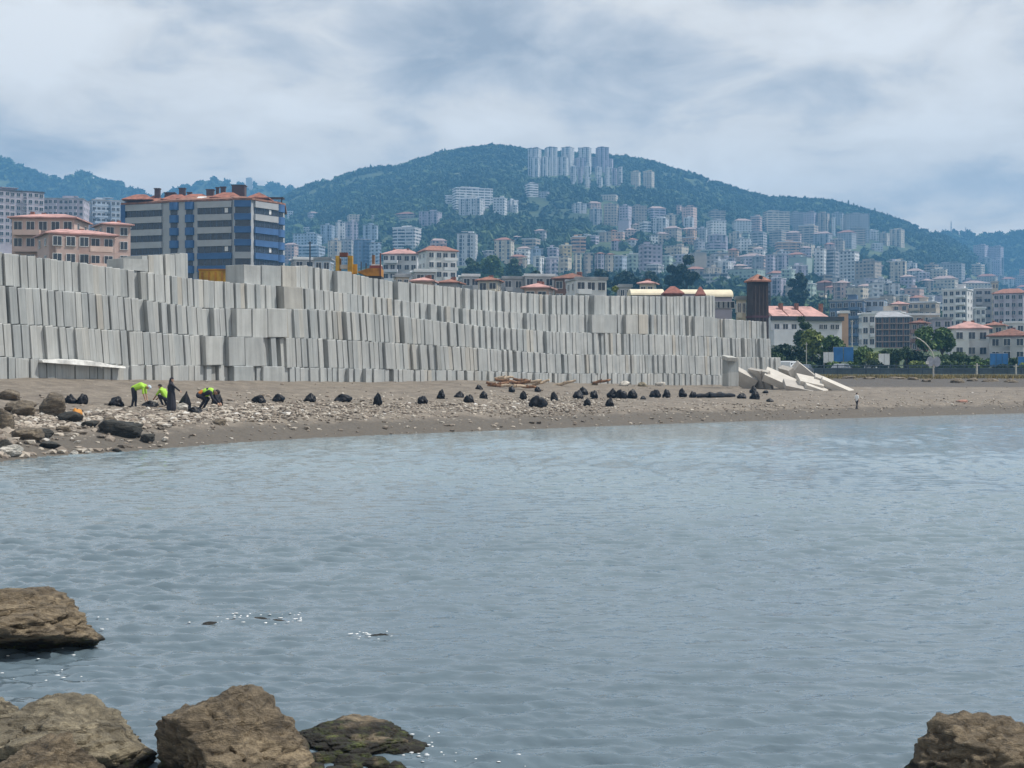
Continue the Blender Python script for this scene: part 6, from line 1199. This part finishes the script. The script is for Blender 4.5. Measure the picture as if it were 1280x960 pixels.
# ------------------------------------------------------------------ machines behind the wall
YEL = plain('yellow_paint', (0.52, 0.30, 0.03), .55, 0, .3, 1.2); ORG = plain('orange_paint', (0.46, 0.20, 0.025), .55, 0, .3, 1.2)
def machine():
    d = 138; c = P(446, 345, d); root = empty('construction_machine', (c.x, d, 2.9), .0); tag(root, 'yellow-orange construction machine with mast standing behind the top row of slabs', 'machine')
    def q(px, py): v = P(px, py, d); return (v.x - c.x, v.z - 2.9)
    def bar(name, px0, py0, px1, py1, dep, mat, y=0.0):
        x0, z0 = q(px0, py0); x1, z1 = q(px1, py1); return MB().box(((x0 + x1) / 2, y, (z0 + z1) / 2), (abs(x1 - x0), dep, abs(z0 - z1))).build(name, mat, root)
    bar('chassis', 412, 346, 478, 400, 3.0, DARKM, .3); bar('mast', 420, 320, 424.5, 346, .7, YEL); bar('mast', 435, 320, 441, 346, .7, YEL); bar('mast_head', 425, 316, 434.9, 321, .8, plain('dark_red_paint', (.16, .05, .03), .6)); bar('cross_beam', 418, 342.5, 444, 346, .9, ORG, -.1); bar('counterweight', 424.8, 331, 434.8, 336, .5, WHITE, .2)
    x0, z0 = q(448, 341); x1, z1 = q(462, 336.5); x2, z2 = q(478, 336.5); x3, z3 = q(478, 346); x4, z4 = q(460, 346); pr = [(x0, z0), (x4, z4), (x3, z3), (x2, z2), (x1, z1)]
    V = [(a, -1.3, b) for a, b in pr] + [(a, 1.3, b) for a, b in pr]; MB().add(V, [tuple(range(5)), tuple(range(9, 4, -1))] + [(i, 5 + i, 5 + (i + 1) % 5, (i + 1) % 5) for i in range(5)]).build('engine_hood', ORG, root)
    bar('cab_frame', 465, 331, 477, 332.5, 1.6, FRAME); bar('post', 476.4, 318, 478, 346, .2, plain('dark_red_paint', (.16, .05, .03), .6), -1.45); bar('seat_back', 465.5, 319, 468.5, 331, .8, plain('brown_steel', (.2, .11, .06), .7)); bar('lever', 451, 327, 452, 338, .2, DARKM); bar('exhaust', 457, 329, 458.2, 339, .2, DARKM); bar('cab_wall', 463, 332.6, 477.4, 336.4, 1.7, plain('maroon_steel', (.2, .06, .06), .7))
    bar('boom', 424.7, 323, 426, 342.4, .3, ORG, .3); bar('hose', 441.2, 330, 446, 342, .3, YEL, .3)
machine()
def skip():
    d = 128; a, b = P(259, 349, d), P(319, 354, d); c = (a + b) / 2; zt = P(0, 339, d).z; root = empty('steel_container', (c.x, d, 2.9)); tag(root, 'long yellow steel container behind the gap in the top row', 'container'); w = b.x - a.x + 1
    H = zt - 2.9; MB().box((0, 0, H / 2), (w, 2.2, H)).build('body', YEL, root); m = MB()
    for i in range(9): m.box((-w / 2 + w * (i + .5) / 9, -1.14, H / 2), (.14, .1, H - .3))
    m.build('rib', ORG, root); MB().box((0, 0, H + .06), (w + .15, 2.35, .14)).build('rim', ORG, root)
skip()

# ------------------------------------------------------------------ the air
def haze():
    t = bpy.data.materials.new('sea_haze'); t.use_nodes = True; nt = t.node_tree; nt.nodes.remove(nt.nodes['Principled BSDF'])
    v = nt.nodes.new('ShaderNodeVolumePrincipled'); v.inputs['Color'].default_value = (0.20, 0.54, 1.0, 1); v.inputs['Density'].default_value = 0.00031; v.inputs['Anisotropy'].default_value = 0.0
    nt.links.new(v.outputs[0], nt.nodes['Material Output'].inputs['Volume'])
    o = MB().box((0, 1600, 232), (9000, 3700, 470)).build('haze', t); tag(o, 'thin blue haze over the bay and the hills', 'haze', kind='stuff')
    o.location.z = 0
haze()
